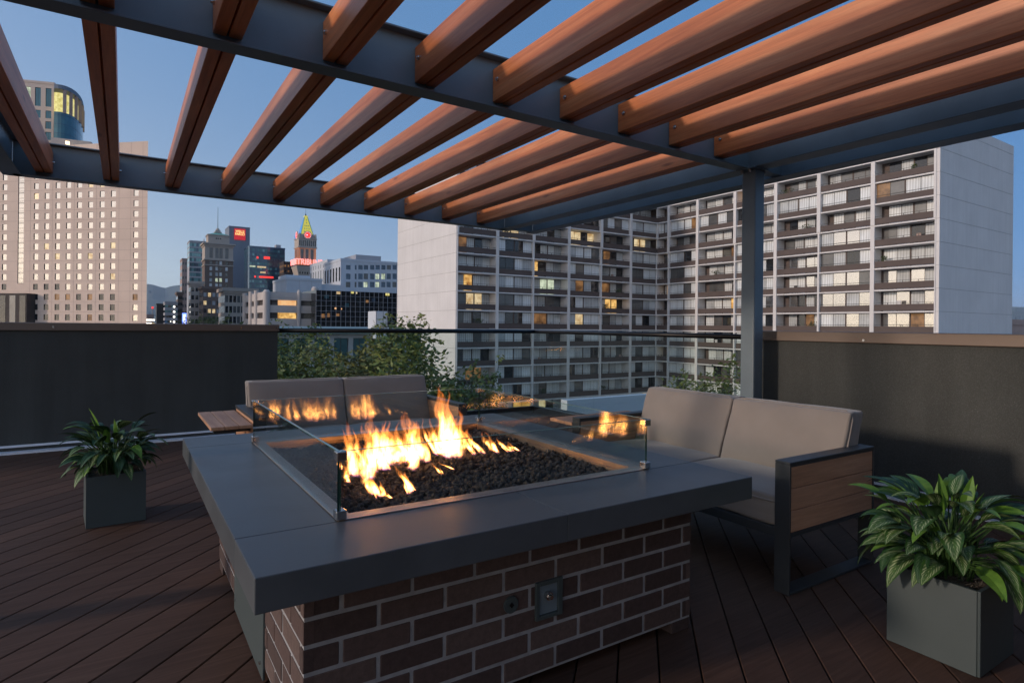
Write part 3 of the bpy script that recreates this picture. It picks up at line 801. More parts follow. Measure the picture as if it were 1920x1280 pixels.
emis('brick_glow', (.9, .30, .10), .28, (.26, .125, .085))  # brick_red again, with warm lighting put in as emission

def holes_wall(fr, a0, a1, c0, c1, holes, rec, mat, mats, parent, name='facade', extra=None):
    m = MB()
    xs = sorted({round(a0, 3), round(a1, 3)} | {round(h[0], 3) for h in holes} | {round(h[0]+h[2], 3) for h in holes})
    zs = sorted({round(c0, 3), round(c1, 3)} | {round(h[1], 3) for h in holes} | {round(h[1]+h[3], 3) for h in holes})
    xs = [x for x in xs if a0-1e-3 <= x <= a1+1e-3]; zs = [z for z in zs if c0-1e-3 <= z <= c1+1e-3]
    H_ = {(round(h[0], 3), round(h[1], 3)) for h in holes}
    cols = {}
    hs = [(round(h[0], 3), round(h[0]+h[2], 3), round(h[1], 3), round(h[1]+h[3], 3)) for h in holes]
    for i in range(len(xs)-1):
        cand = [h for h in hs if h[0] <= xs[i]+1e-4 and h[1] >= xs[i+1]-1e-4]
        run = None
        for j in range(len(zs)-1):
            inside = any(h[2] <= zs[j]+1e-4 and h[3] >= zs[j+1]-1e-4 for h in cand)
            if inside:
                if run is not None: m.quad(fr, xs[i], xs[i+1], 0, run, zs[j], 0); run = None
            elif run is None: run = zs[j]
        if run is not None: m.quad(fr, xs[i], xs[i+1], 0, run, zs[-1], 0)
    for h in hs:
        x0, x1, z0, z1 = h
        m.poly([fr.p(x0, 0, z0), fr.p(x0, rec, z0), fr.p(x0, rec, z1), fr.p(x0, 0, z1)], 1)
        m.poly([fr.p(x1, 0, z0), fr.p(x1, 0, z1), fr.p(x1, rec, z1), fr.p(x1, rec, z0)], 1)
        m.poly([fr.p(x0, 0, z1), fr.p(x0, rec, z1), fr.p(x1, rec, z1), fr.p(x1, 0, z1)], 1)
        m.poly([fr.p(x0, 0, z0), fr.p(x1, 0, z0), fr.p(x1, rec, z0), fr.p(x0, rec, z0)], 0)
    if extra: extra(m)
    return m.build(name, mats, parent, fix=False)
def add_windows(parent, fr, specs, rec, limit=100):
    # specs: (a, c, w, h, material, split)
    proto = {}; n = 0; rest = MB(); rm = []
    for (a, c, w_, h_, mt, sp) in specs:
        key = (round(w_, 2), round(h_, 2), mt, sp)
        n += 1
        if n > limit:
            if mt not in rm: rm.append(mt)
            rest.quad(fr, a, a+w_, rec-.01, c, c+h_, rm.index(mt)); continue
        L = fr.p(a, rec, c)
        if key in proto: dup(proto[key], parent, L)
        else:
            m = MB(); t = min(.09, w_*.06)
            k = sp
            for i in range(k):
                x0 = a+w_*i/k; x1 = a+w_*(i+1)/k
                m.box(x0+t/2, x1-t/2, rec-.02, rec-.005, c+t/2, c+h_-t/2, 0, fr)
            m.box(a, a+w_, rec-.004, rec+.05, c, c+h_, 1, fr)
            proto[key] = m.build('window', [mt, 'dark_frame'], parent, loc=L)
    if rest.f:
        o = rest.build('window', rm, parent, fix=False); o['kind'] = 'stuff'
def shell(fr, L, D, Ht, mat, parent, name='walls', skipfront=True, roof=None):
    m = MB(); m.box(0, L, .0, D, 0, Ht, 0, fr, skip='y-' if skipfront else '')
    m.box(-.15, L+.15, -.15, .25, Ht+.001, Ht+.9, 0, fr); m.box(-.15, .25, .251, D, Ht+.001, Ht+.9, 0, fr); m.box(L-.25, L+.15, .251, D, Ht+.001, Ht+.9, 0, fr)
    return m.build(name, mat, parent)
def zat(x, y, p):   # height of pixel y above the street for a thing at distance of point p
    d = p.x*sin(TH)+p.y*cos(TH); return at_d(x, y, d).z-GZ
def site(xl, d, ang=0.):
    p = at_d(xl, 600, d); return Fr((p.x, p.y, GZ), ang)
def width_to(fr, xr):      # length along the facade until sight column xr
    r = ray(xr, 600); c, s = fr.c, fr.s
    # o + a*(c,s) parallel to r
    det = c*(-r.y)-s*(-r.x)
    return abs((-fr.o.x*(-r.y)+fr.o.y*(-r.x))/det) if abs(det) > 1e-9 else 10
def depth_to(fr, xl):      # depth along b until sight column xl (left side visible)
    r = ray(xl, 600); c, s = -fr.s, fr.c
    det = c*(-r.y)-s*(-r.x)
    return abs((-fr.o.x*(-r.y)+fr.o.y*(-r.x))/det)
def text_part(txt, fr, a, b, c, size, mat, parent, name='lettering', ang=None, depth=.12, sx=1.):
    cu = bpy.data.curves.new('tmp', 'FONT'); cu.body = txt; cu.size = size; cu.extrude = depth; cu.align_x = 'CENTER'; cu.align_y = 'CENTER'; cu.offset = size*.018
    ob = bpy.data.objects.new('tmp', cu); COL.objects.link(ob)
    dg = bpy.context.evaluated_depsgraph_get(); me = bpy.data.meshes.new_from_object(ob.evaluated_get(dg))
    bpy.data.objects.remove(ob)
    P = fr.p(a, b, c); M = Matrix.Translation(P-root_loc(parent)) @ Matrix.Rotation(fr.ang, 4, 'Z') @ Matrix.Rotation(R(90), 4, 'X') @ Matrix.Scale(sx, 4, Vector((1, 0, 0)))
    me.transform(M); me.materials.clear(); me.materials.append(MATS[mat])
    for p in me.polygons: p.material_index = 0
    o = bpy.data.objects.new(name, me); COL.objects.link(o); o.parent = parent
    return o
# ---- ground and hills
m = MB(); m.poly([(-9000, -9000, GZ), (16000, -9000, GZ), (16000, 16000, GZ), (-9000, 16000, GZ)]); struct(m.build('ground', 'asphalt', fix=False))
def hills(x0, x1, d, prof, name):
    m = MB(); n = 90; rows = []
    for i in range(n+1):
        x = x0+(x1-x0)*i/n
        y = prof(x); top = at_d(x, y, d)
        col = []
        for k in range(9):
            t = k/8
            dd = d*(1-.34*(1-t)); q = at_d(x, 600, dd)
            z = GZ+(top.z-GZ)*(t**1.3)+ (40*noise.noise(Vector((x*.03, t*6, 3))) if 0 < k < 8 else 0)*t
            col.append(Vector((q.x, q.y, z)))
        q = at_d(x, 600, d*1.15); col.append(Vector((q.x, q.y, GZ)))
        rows.append(col)
    for i in range(n):
        for k in range(9): m.poly([rows[i][k], rows[i+1][k], rows[i+1][k+1], rows[i][k+1]])
    struct(m.build(name, 'hill', smooth=True))
def prof_l(x):
    pts = [(200, 540), (277, 533), (283, 532), (296, 537), (308, 540), (322, 536), (340, 534), (420, 528), (520, 538), (760, 545), (900, 550)]
    for (a, b), (c, d_) in zip(pts, pts[1:]):
        if a <= x <= c: return b+(d_-b)*(x-a)/(c-a)+1.2*noise.noise(Vector((x*.12, 0, 0)))
    return 550
hills(200, 900, 7000, prof_l, 'hills')
hills(1750, 2100, 6000, lambda x: 575+3*noise.noise(Vector((x*.04, 5, 0))), 'hills')

# ---- apartment block (two wings meeting at a corner)
FL = [14.49+2.765*k for k in range(-12, 5)]      # slab levels, roof last
VA, UB = 76.6, 81.8
apt = thing('apartment_block', (40.6, VA, GZ), 'white and brown apartment block of two wings with balconies and blank white end walls', 'apartment building')
AU = [40.6, 47.4, 54.1, 61.1, 68.1, 74.9, 81.8]
BV = [76.6, 73.7, 67.4, 60.1, 53.1, 46.6, 39.5, 32.4]
fA = Fr((0, VA, 0), 0); A_edges = AU
fB = Fr((UB, 0, 0), -pi/2); B_edges = [-v for v in BV]     # a = -v
TOPZ = FL[-1]
m = MB(); m.box(40.9, UB, VA+1.6, 98, GZ, TOPZ-.05); m.box(UB+1.6, 103.9, 32.5, VA+1.55, GZ, TOPZ-.06); m.box(UB+.02, UB+1.59, VA+.02, VA+1.59, GZ, TOPZ-.06); m.build('core_wall', 'brown_wall', apt)
def endwall(fr, a0, a1, c1, name):   # with horizontal joints
    m = MB()
    lv = [GZ]+[z for z in FL]+[c1]
    for z0, z1 in zip(lv[:-1], lv[1:]):
        m.box(a0, a1, 0, .35, z0+.025, z1-.025, 0, fr); m.box(a0, a1, .03, .35, z0-.0249, z0+.0249, 1, fr)
    m.build('end_wall', ['conc_white', 'conc_joint'], apt)
endwall(Fr((40.45, 0, 0), -pi/2), -98.2, -(VA-.25), 27.1, 'w')
endwall(Fr((0, 32.05, 0), 0), UB-.25, 104.05, 26.8, 'e')
m = MB(); m.box(40.85, UB, VA-.3, VA+.0, TOPZ+.14, 27.0); m.build('roof_parapet', 'conc_white', apt)
m = MB(); m.box(UB-.3, UB, 32.45, VA-.32, TOPZ+.14, 26.7); m.build('roof_parapet', 'conc_white', apt)
def slabs(fr, E, upto=None):
    for z in FL:
        m = MB(); m.box(E[0]+.02, E[-1]-.02, -.32, 1.6, z-.09, z+.09, 0, fr); m.build('floor_slab', 'conc_white', apt)
slabs(fA, A_edges); slabs(fB, B_edges)
thr = 12  # index of threshold slab 14.49
assert abs(FL[thr]-14.49) < .01
def pillars(fr, E, thin):
    for i, a in enumerate(E):
        if i == len(E)-1 and fr is fA: continue
        # above the threshold every line has a thick fin; below it they alternate
        for (z0, z1, th) in ((FL[thr]+.092, TOPZ, False), (GZ, FL[thr]-.092, (i % 2) == thin)):
            m = MB(); w_ = .12 if th else .25
            if i == 0: m.box(a+.0, a+w_, -.36, 1.6, z0, z1, 0, fr)
            elif i == len(E)-1: m.box(a-w_, a, -.36, 1.6, z0, z1, 0, fr)
            else: m.box(a-w_, a+w_, -.42 if not th else -.36, 1.6 if not th else .3, z0, z1, 0, fr)
            m.build('pillar', 'conc_white', apt)
pillars(fA, A_edges, 0); pillars(fB, B_edges, 1)
cell_n = [0]; PB = {}; restW = MB(); restM = []
WM = ['dark_frame', 'brown_panel', 'pane_curtain', 'pane_blind', 'pane_grey', 'pane_dark', 'lit_amber', 'lit_warm', 'lit_dim', 'lit_cool', 'pane_mirror']
def cell(fr, a0, a1, z0, z1, recessed, rn, lit, bright, near, glow=False):
    # balcony / spandrel
    m = MB()
    zf = z0+.095; zc = z1-.095
    if recessed:
        m.box(a0+.05, a1-.05, -.30, -.22, zf+.08, zf+.86, 0, fr)
        m.build('balcony_panel', 'brown_panel', apt)
        r = MB(); r.box(a0+.05, a1-.05, -.27, -.235, zf+1.06, zf+1.10, 0, fr)
        n = 5
        for k in range(n): x = a0+.08+(a1-a0-.2)*k/(n-1); r.box(x, x+.04, -.31, -.236, zf+.865, zf+1.058, 0, fr)
        r.build('balcony_rail', 'dark_frame', apt); wb = 1.45; base = zf+.02; top = zc-.05
        wa0, wa1 = a0+(1.1 if rn.random() < .6 else .5), a1-.25
    else:
        m.box(a0+.02, a1-.02, .0, .10, zf, zf+.80, 0, fr)
        m.build('spandrel', 'brown_panel', apt); wb = .16; base = zf+.79; top = zc-.02
        wa0, wa1 = a0+.12, a1-.12
        r = MB(); r.box(a0+.05, a1-.05, -.02, .0, zf+1.02, zf+1.06, 0, fr); r.build('balcony_rail', 'dark_frame', apt)
    w = MB()
    w.box(a0+.02, a1-.02, wb+.03, wb+.09, zf, zc, 1 if recessed else 0, fr)
    W_ = wa1-wa0; mid = W_/2
    n = 4
    for k in range(n):
        x0 = wa0+k*W_/4+(.10 if k == 2 else .035); x1 = wa0+(k+1)*W_/4-(.10 if k == 1 else .035)
        q = rn.random()
        if bright: mt = 2 if q < .50 else 3 if q < .72 else 4 if q < .86 else (10 if q < .9 else 5)
        else: mt = 2 if q < .40 else 3 if q < .68 else 4 if q < .85 else 5
        if glow and rn.random() < .35: mt = 10
        if lit and (k in lit[1]): mt = WM.index(lit[0])
        w.box(x0, x1, wb+.005, wb+.03, base+.05, top-.05, mt, fr)
    w.box(wa0+W_/2-.09, wa0+W_/2+.09, wb-.03, wb+.004, base, top, 1, fr)
    cell_n[0] += 1
    if near: w.build('window', WM, apt)
    else:
        i = len(restW.v); restW.v += w.v; restW.f += [tuple(i+q for q in f) for f in w.f]; restW.m += w.m; restW.t += w.t
rn = random.Random(42)
LA = {(0, 11): ('lit_dim', (0,)), (0, 9): ('lit_amber', (1,)), (0, 8): ('lit_yellow', ()), (0, 4): ('lit_dim', (1, 2)), (1, 12): ('lit_warm', (1, 2)), (1, 2): ('lit_amber', (2, 3)),
      (2, 10): ('lit_amber', (0,)), (2, 9): ('lit_cool', (1, 2)), (2, 7): ('lit_dim', (0, 1)), (2, 2): ('lit_warm', (1,)), (3, 12): ('lit_warm', (0, 1, 3)), (3, 9): ('lit_dim', (1,)), (3, 7): ('lit_warm', (1,)),
      (4, 11): ('lit_dim', (1,)), (4, 9): ('lit_dim', (0, 1)), (4, 8): ('lit_amber', (1, 2)), (4, 2): ('lit_dim', (0,)), (5, 12): ('lit_warm', (1, 2)), (5, 2): ('lit_amber', (2,)), (0, 8): ('lit_warm', (1, 2))}
LB = {(0, 11): ('lit_amber', (2,)), (0, 9): ('lit_amber', (1,)), (0, 5): ('lit_warm', (0, 2)), (2, 8): ('lit_amber', (3,)), (2, 11): ('lit_dim', (3,)), (4, 7): ('lit_dim', (2,)), (6, 13): ('lit_dim', (0,)), (3, 14): ('lit_orange', (0,)), (1, 13): ('lit_dim', (3,)), (6, 7): ('lit_dim', (2,))}
WM.append('lit_yellow'); WM.append('lit_orange')
count = 0
jobs = []
for (fr, E, LL, br, odd) in ((fA, A_edges, LA, False, 0), (fB, B_edges, LB, True, 0)):
    for i in range(len(E)-1):
        for k in range(len(FL)-1):
            if FL[k] < -17.5: continue
            up = k >= thr
            if up: rec = ((k-thr) % 2 == 0)
            else: rec = (i % 2 == 0)
            jobs.append((fr, E[i], E[i+1], FL[k], FL[k+1], rec, LL.get((i, k)), br, i, k))
# the hundred units that show largest are parts, the rest one part
def vis(j):
    p = j[0].p((j[1]+j[2])/2, 0, j[3]); d = p.x*sin(TH)+p.y*cos(TH)
    hid = (j[3] > 22.6) or (j[3] > 16 and j[0] is fA)
    return (1 if hid else 0, d)
order = sorted(range(len(jobs)), key=lambda q: vis(jobs[q])); nearset = set(order[:99])
for q, j in enumerate(jobs): cell(j[0], j[1], j[2], j[3], j[4], j[5], rn, j[6], j[7], q in nearset, j[7] and j[8] >= 4 and 6 <= j[9] <= 10)
o = restW.build('window', WM, apt); o['kind'] = 'stuff'
rnb = random.Random(77); shr = [bpy.data.meshes.new('x') for _ in range(0)]
foliage('balcony_leaf', (.05, .085, .03))
nb_ = 0
for q in order[:150]:
    j = jobs[q]
    if not j[5] or rnb.random() > .45 or nb_ > 60: continue
    fr_ = j[0]; a = rnb.uniform(j[1]+.8, j[2]-1.2); z = j[3]+.14; nb_ += 1
    if rnb.random() < .6:
        m = MB(); wpl = rnb.uniform(.3, 1.1)
        for _ in range(90):
            c = fr_.p(a+rnb.gauss(0, wpl*.45), .35+rnb.gauss(0, .12), z+rnb.uniform(.7, 1.5)); m.tone = rnb.random()
            u_ = Vector((rnb.gauss(0, 1), rnb.gauss(0, 1), rnb.gauss(0, 1))).normalized()*.12; w_ = u_.cross(Vector((rnb.gauss(0, 1), rnb.gauss(0, 1), 1))).normalized()*.07
            m.poly([c-u_, c+w_, c+u_, c-w_])
        m.box(a-wpl*.5, a+wpl*.5, .2, .5, z+.01, z+.75, 0, fr_)
        m.build('balcony_plant', 'balcony_leaf', apt, fix=False, tone=True)
    else:
        m = MB(); h_ = rnb.uniform(.9, 1.35); m.box(a, a+.5, .3, .8, z+.3, z+.5, 0, fr_); m.box(a, a+.5, .75, .82, z+.5, z+h_, 0, fr_)
        for dx in (0, .45): m.box(a+dx, a+dx+.05, .3, .35, z+.01, z+.3, 0, fr_)
        m.build('balcony_chair', rnb.choice(['conc_white', 'brick_red', 'dark_frame', 'stone_tan']), apt)
# ---- hotel slab on the left
p1 = at_d(274.5, 600, 157.); p0 = at_d(-130, 600, 169.)
d_ = p1-p0; ang = atan2(d_.y, d_.x); hf = Fr((p0.x, p0.y, GZ), ang); HL = Vector((d_.x, d_.y)).length
ht = thing('hotel_tower', hf.p(HL/2, 0, 0), 'wide pinkish concrete hotel slab with a grid of small square windows at the left edge', 'hotel')
Htop = at_d(274.5, 264.5, 157.).z-GZ
def a_of(x):   # facade coordinate of pixel column
    r = ray(x, 600); det = hf.c*(-r.y)-hf.s*(-r.x); return (-hf.o.x*(-r.y)+hf.o.y*(-r.x))/det
cols = [7, 66, 86, 106.5, 126.5, 147, 168, 189.5, 210.5, 253]+[-13, -34, -55, -76]
z0w = at_d(66, 350, 163.6).z-GZ
specs = []; holes = []; rnh = random.Random(2)
ww, wh = 1.48, 1.62; fl = 2.745
for k in range(-1, 16):
    cz = z0w-k*fl-wh/2
    if cz < 1: continue
    for x in cols:
        a = a_of(x)-ww/2
        if x < 66 and k > 10: continue
        if k >= 14 and x < 86: continue
        mt = 'pane_mirror'
        if k >= 11: mt = 'pane_dark' if not (x > 250) else 'pane_mirror'
        if k == 10 and x < 110: mt = 'pane_dark'
        q = rnh.random()
        if q < .05 and k < 11: mt = 'lit_warm'
        if k >= 11 and q < .18: mt = 'lit_dim'
        holes.append((a, cz, ww, wh)); specs.append((a, cz, ww, wh, mt, 1))
ga0, ga1 = a_of(32), a_of(43)
gz1 = at_d(38, 300, 165).z-GZ; gz0 = at_d(38, 532, 165).z-GZ
holes.append((ga0, gz0, ga1-ga0, gz1-gz0))
holes_wall(hf, 0, HL, 0, Htop, holes, .17, 'conc_pink', ['conc_pink', 'brown_panel'], ht)
specs.sort(key=lambda s: -s[0])
add_windows(ht, hf, specs, .17)
m = MB(); m.box(ga0, ga1, .12, .17, gz0, gz1, 0, hf)
n = int((gz1-gz0)/fl)+1
for k in range(n*2):
    z = gz0+k*fl/2
    if z < gz1-.2: m.box(ga0, ga1, .08, .119, z, z+(.09 if k % 2 else .16), 1, hf)
m.build('stair_glass', ['pane_mirror', 'brown_panel'], ht)
m = MB()      # plan tapers so that the flanks run back from the street front
rr_ = ray(270, 600); bk = hf.p(HL, 0, 0)+Vector((rr_.x, rr_.y, 0)).normalized()*20
pl = [hf.p(0, .0, 0), hf.p(HL, .0, 0), bk, hf.p(0, 20, 0)]
up = Vector((0, 0, Htop)); m.poly([p+up for p in pl])
for i in (1, 2, 3): m.poly([pl[i], pl[(i+1) % 4], pl[(i+1) % 4]+up, pl[i]+up])
m.build('walls', 'conc_pink', ht)
m = MB()
for k in range(-3, 17):     # fine horizontal and vertical joints
    z = z0w-k*fl-1.25
    if 1 < z < Htop: m.box(0, HL, -.018, .0, z, z+.05, 0, hf)
for x in (55, 96.5, 137, 178.5, 221, 243, 265):
    a = a_of(x); m.box(a, a+.05, -.016, .0, 0, Htop, 0, hf)
m.build('joint_line', 'stone_tan', ht)
m = MB(); a1_ = a_of(66); m.box(0, a1_, -2.5, -.02, 0, at_d(40, 551, 165).z-GZ, 0, hf)
pod = m.build('dark_annex', 'brown_wall', ht)
for i in range(6):
    m = MB(); a = a1_-2.2-i*3.2; m.box(a, a+1.9, -2.56, -2.51, 9, at_d(40, 555, 165).z-GZ, 0, hf); m.build('window', ['pane_dark', 'pane_grey'][i % 2], pod)
# little chimney blocks beside windows
# ---- curved tower behind the hotel
f = site(18, 236, R(-18)); L = width_to(f, 97); top = zat(70, 152, f.o)
tw = thing('curved_tower', f.p(L/2, 0, 0), 'tall tower with a curved teal glass corner and a yellow lit crown', 'office tower')
holes = []; specs = []
for i, x in enumerate((29, 48, 67, 87)):
    r = ray(x, 600); det = f.c*(-r.y)-f.s*(-r.x); a = abs((-f.o.x*(-r.y)+f.o.y*(-r.x))/det)
    ztop = zat(x, 160, f.o); zb = zat(x, 196, f.o)
    for (y0, y1) in ((160, 195), (202.5, 217), (223, 237), (243, 258), (263, 278)):
        c0, c1 = zat(x, y1, f.o), zat(x, y0, f.o); holes.append((a-1.0, c0, 2.0, c1-c0)); specs.append((a-1.0, c0, 2.0, c1-c0, 'pane_teal' if rnh.random() > .1 else 'lit_cool', 2))
holes_wall(f, 0, L, 0, top, holes, .3, '', ['conc_pink', 'brown_panel'], tw); add_windows(tw, f, specs, .3)
shell(f, L, 22, top, 'conc_pink', tw)
# glass drum as a quarter ellipse in plan
P0 = at_d(97.5, 600, 234.5); pts = []
cen = at_d(97.5, 600, 262); ex = at_d(152.3, 600, 262)-cen; ey = P0-cen
NS = 14
for i in range(NS+1):
    t = (pi/2)*i/NS
    pts.append(cen+ex*sin(t)+ey*cos(t))
zc0, zc1, zc2 = zat(120, 272, P0)-14, zat(100, 209, P0), zat(100, 166, P0)
m = MB(); mm = MB(); y_ = MB(); rg = MB()
for i in range(NS):
    a, b = pts[i], pts[i+1]
    def col(z0, z1, mb, mt=0, sh=0.):
        q = (Vector((0, 0, 0)))
        A = cen+(a-cen)*(1+sh); B = cen+(b-cen)*(1+sh)
        mb.poly([Vector((A.x, A.y, z0)), Vector((B.x, B.y, z0)), Vector((B.x, B.y, z1)), Vector((A.x, A.y, z1))], mt)
    col(GZ, GZ+zc1, m)
    z = GZ+zc1-1.2
    while z > GZ+zc0:
        col(z, z+.22, mm, 0, .004); z -= 3.6
    col(GZ+zc1, GZ+zc2, y_, 0, -.14)
    col(GZ+zc2, GZ+zc2+1.6, rg, 0, .01)
    A = cen+(a-cen)*1.01; B = cen+(b-cen)*1.01
    rg.poly([Vector((A.x, A.y, GZ+zc2)), Vector((B.x, B.y, GZ+zc2)), Vector((cen.x, cen.y, GZ+zc2))], 0)
    rg.poly([Vector((A.x, A.y, GZ+zc2+1.6)), Vector((B.x, B.y, GZ+zc2+1.6)), Vector((cen.x, cen.y, GZ+zc2+1.6))], 0)
m.build('curved_glass', 'pane_teal', tw, fix=False); mm.build('mullion', 'pane_blue', tw, fix=False); y_.build('lit_crown', 'lit_yellow', tw, fix=False); rg.build('crown_ring', 'slate_blue', tw, fix=False)
for i in (3, 5, 7, 9, 11, 13):
    q = cen+(pts[i]-cen)*.99; m = MB(); m.box(q.x-.55, q.x+.55, q.y-.55, q.y+.55, GZ+zc1-.2, GZ+zc2-.01); m.build('crown_column', 'stone_tan', tw)
f2 = site(92, 205, R(-8)); L2 = width_to(f2, 168)
pd = thing('plant_room', f2.p(L2/2, 0, 0), 'tan rooftop block with a bright lamp between the hotel slab and the curved tower', 'building')
m = MB(); zz_ = zat(112, 257.5, f2.o); m.box(0, L2, 0, 10, 0, zz_, 0, f2); m.build('walls', 'conc_pink', pd)
m = MB(); q = at_d(126.5, 268, 203.5); m.box(q.x-.55, q.x+.55, q.y-.3, q.y+.3, q.z-.5, q.z+.5); m.build('flood_lamp', 'spot_warm', pd)

def simple(name, label, cat, xl, xr, ytop, d, depth, mat, xside=None, group=None, rows=None, colsx=None, wmat=('pane_grey',), wsz=(1.2, 1.6), ang=0., mats2='brown_panel', cornice=False, fl_=3.4, y0=None, limit=100, split=1):
    f = site(xl, d, ang); L = width_to(f, xr); top = zat(xl, ytop, f.o)
    D = depth
    t = thing(name, f.p(L/2, 0, 0), label, cat, group)
    holes = []; specs = []; rr = random.Random(int(xl*7+xr))
    if rows:
        n = colsx; pitch = L/n
        z = top-(y0 or 1.2)-wsz[1]
        for k in range(rows):
            if z < 2: break
            for i in range(n):
                a = pitch*(i+.5)-wsz[0]/2; mt = wmat[int(rr.random()**1.6*len(wmat))]
                holes.append((a, z, wsz[0], wsz[1])); specs.append((a, z, wsz[0], wsz[1], mt, split))
            z -= fl_
    if holes:
        holes_wall(f, 0, L, 0, top, holes, .22, '', [mat, mats2], t); add_windows(t, f, specs, .22, limit); shell(f, L, D, top, mat, t)
        # left flank
        fs = Fr(f.p(0, D, 0), f.ang-pi/2)
        n2 = max(1, int(D/pitch)); hs = []
        m = MB(); z = top-(y0 or 1.2)-wsz[1]; c = 0
        for k in range(rows):
            if z < 2: break
            for i in range(n2):
                if c > 60: break
                a = D/n2*(i+.5)-wsz[0]/2; m2 = MB(); m2.box(a, a+wsz[0], -.04, .0-.002, z, z+wsz[1], 0, fs); m2.build('window', wmat[0], t); c += 1
            z -= fl_
    else: shell(f, L, D, top, mat, t, skipfront=False)
    if cornice:
        m = MB(); m.box(-.7, L+.7, -.8, .6, top-.1, top+1.1, 0, f); m.box(-.35, L+.35, -.4, .5, top-.9, top-.12, 0, f); m.box(-.7, -.05, .62, D, top-.1, top+1.1, 0, f); m.build('cornice', mat, t)
    return t, f, L, top
# ---- downtown behind the dark wall
simple('office_slab', 'slim tan tower at the left edge of the downtown cluster', 'office tower', 340.5, 350, 487, 338, 14, 'stone_tan', rows=20, colsx=2, wmat=('pane_grey',), wsz=(.8, 1.6), fl_=4.)
t_, f_, L_, top_ = simple('glass_office', 'teal glass office tower partly hidden behind the tower with the green roof', 'office tower', 354, 392, 453, 372, 16, 'conc_grey', rows=24, colsx=9, wmat=('pane_teal_light', 'pane_teal', 'pane_teal', 'pane_blue'), wsz=(1.25, 2.2), fl_=3.1, y0=.6, mats2='slate_blue', limit=100)
t_, f_, L_, top_ = simple('sign_tower', 'blank blue grey slab tower carrying a square red sign', 'office tower', 428, 467, 425.5, 425, 20, 'slate_blue')
sx0, sx1 = width_to(f_, 437.5), width_to(f_, 458.5); s0, s1 = zat(447, 448.5, f_.o), zat(447, 427.5, f_.o)
m = MB(); m.box(sx0, sx1, -.6, -.05, s0, s1, 0, f_); sg = m.build('sign_panel', 'red_sign', t_)
text_part('WELLS', f_, (sx0+sx1)/2, -.75, s0+(s1-s0)*.74, (s1-s0)*.30, 'sign_letter', sg, sx=.82)
text_part('FARGO', f_, (sx0+sx1)/2, -.75, s0+(s1-s0)*.50, (s1-s0)*.30, 'sign_letter', sg, sx=.82)
t_, f_, L_, top_ = simple('glass_office', 'wide teal banded glass office between the sign tower and the clock tower', 'office tower', 466.5, 533, 463, 392, 20, 'pane_blue', rows=26, colsx=14, wmat=('pane_teal', 'pane_blue', 'pane_teal_light', 'pane_blue'), wsz=(1.35, 1.7), fl_=2.95, y0=.8, mats2='slate_blue', limit=100)
for x0, x1, y0_, y1_, mt in ((480, 483.5, 480, 484, 'red_glow'), (493.5, 505, 479, 484, 'red_glow'), (485, 512, 516.5, 520, 'red_glow'), (476, 479, 516.5, 520, 'red_glow'), (467, 478, 497.5, 500.5, 'lit_cool'), (481, 498, 498, 501, 'lit_warm'), (487, 497, 508, 511, 'lit_warm')):  # red entries are neon reflections painted as glowing panes
    m = MB(); m.box(width_to(f_, x0), width_to(f_, x1), -.05, -.01, zat(490, y1_, f_.o), zat(490, y0_, f_.o), 0, f_); m.build('lit_or_reflecting_pane', mt, t_)
m = MB(); m.box(width_to(f_, 518), width_to(f_, 527), 3, 8, top_+.9, top_+3.2, 0, f_); m.build('roof_plant', 'conc_grey', t_)
simple('dark_block', 'small dark brown block just left of the clock tower', 'building', 531, 549, 492.5, 380, 12, 'brown_wall', rows=3, colsx=3, wmat=('lit_dim', 'pane_dark'), wsz=(1., 1.4))

# classic tower with copper roof and spire
f = site(383, 300); L = width_to(f, 436)
D = 12.5
cl = thing('classic_tower', f.p(L/2, 0, 0), 'ornate brick and stone tower with a green copper roof and a tall spire', 'office tower')
ztop = zat(400, 457, f.o); zm = zat(400, 487, f.o)
def px(x): return width_to(f, x)
holes = []; specs = []
for x in (394.5, 405.5, 413, 424):
    for (y0_, y1_, mt) in ((463.5, 483, 'pane_grey'),):
        c0, c1 = zat(x, y1_, f.o), zat(x, y0_, f.o); holes.append((px(x)-.75, c0, 1.5, c1-c0)); specs.append((px(x)-.75, c0, 1.5, c1-c0, mt, 2))
holes_wall(f, 0, L, zm, ztop, holes, .3, '', ['stone_cream', 'brown_panel'], cl, 'upper_facade'); add_windows(cl, f, specs, .3)
holes = []; specs = []; rr = random.Random(9)
for y in (491.5, 502.5, 513, 524, 534):
    for x in (394.5, 405.5, 413, 424):
        c0 = zat(x, y, f.o)-.95; mt = ('pane_curtain', 'pane_grey', 'pane_blind', 'pane_dark')[int(rr.random()*4)]
        if y == 524 and x in (405.5, 413): mt = 'lit_cool'
        holes.append((px(x)-.62, c0, 1.25, 1.9)); specs.append((px(x)-.62, c0, 1.25, 1.9, mt, 1))
holes_wall(f, 0, L, 0, zm, holes, .3, '', ['brick_brown', 'brown_panel'], cl, 'brick_facade'); add_windows(cl, f, specs, .3)
m = MB(); m.box(.0, L, .001, D, 0, zm, 0, f, skip='y-'); m.box(0, L, .001, D, zm+.001, ztop, 1, f, skip='y-'); m.build('walls', ['brick_brown', 'stone_cream'], cl)
for c, o_, h in ((ztop, 1.0, .7), (ztop-.8, .5, .5), (zat(400, 463, f.o)+.5, .25, .35), (zm, .45, .55), (zat(400, 497, f.o), .3, .45)):
    m = MB(); m.box(-o_, L+o_, -o_, D+o_, c, c+h, 0, f); m.build('cornice', 'stone_cream', cl)
zb_ = zat(400, 439, f.o); o_ = 1.6
m = MB(); m.box(o_, L-o_, o_, D-o_, ztop+.71, zb_, 0, f); m.box(o_-.4, L-o_+.4, o_-.4, D-o_+.4, zb_+.001, zb_+.4, 0, f); m.build('attic', 'stone_cream', cl)
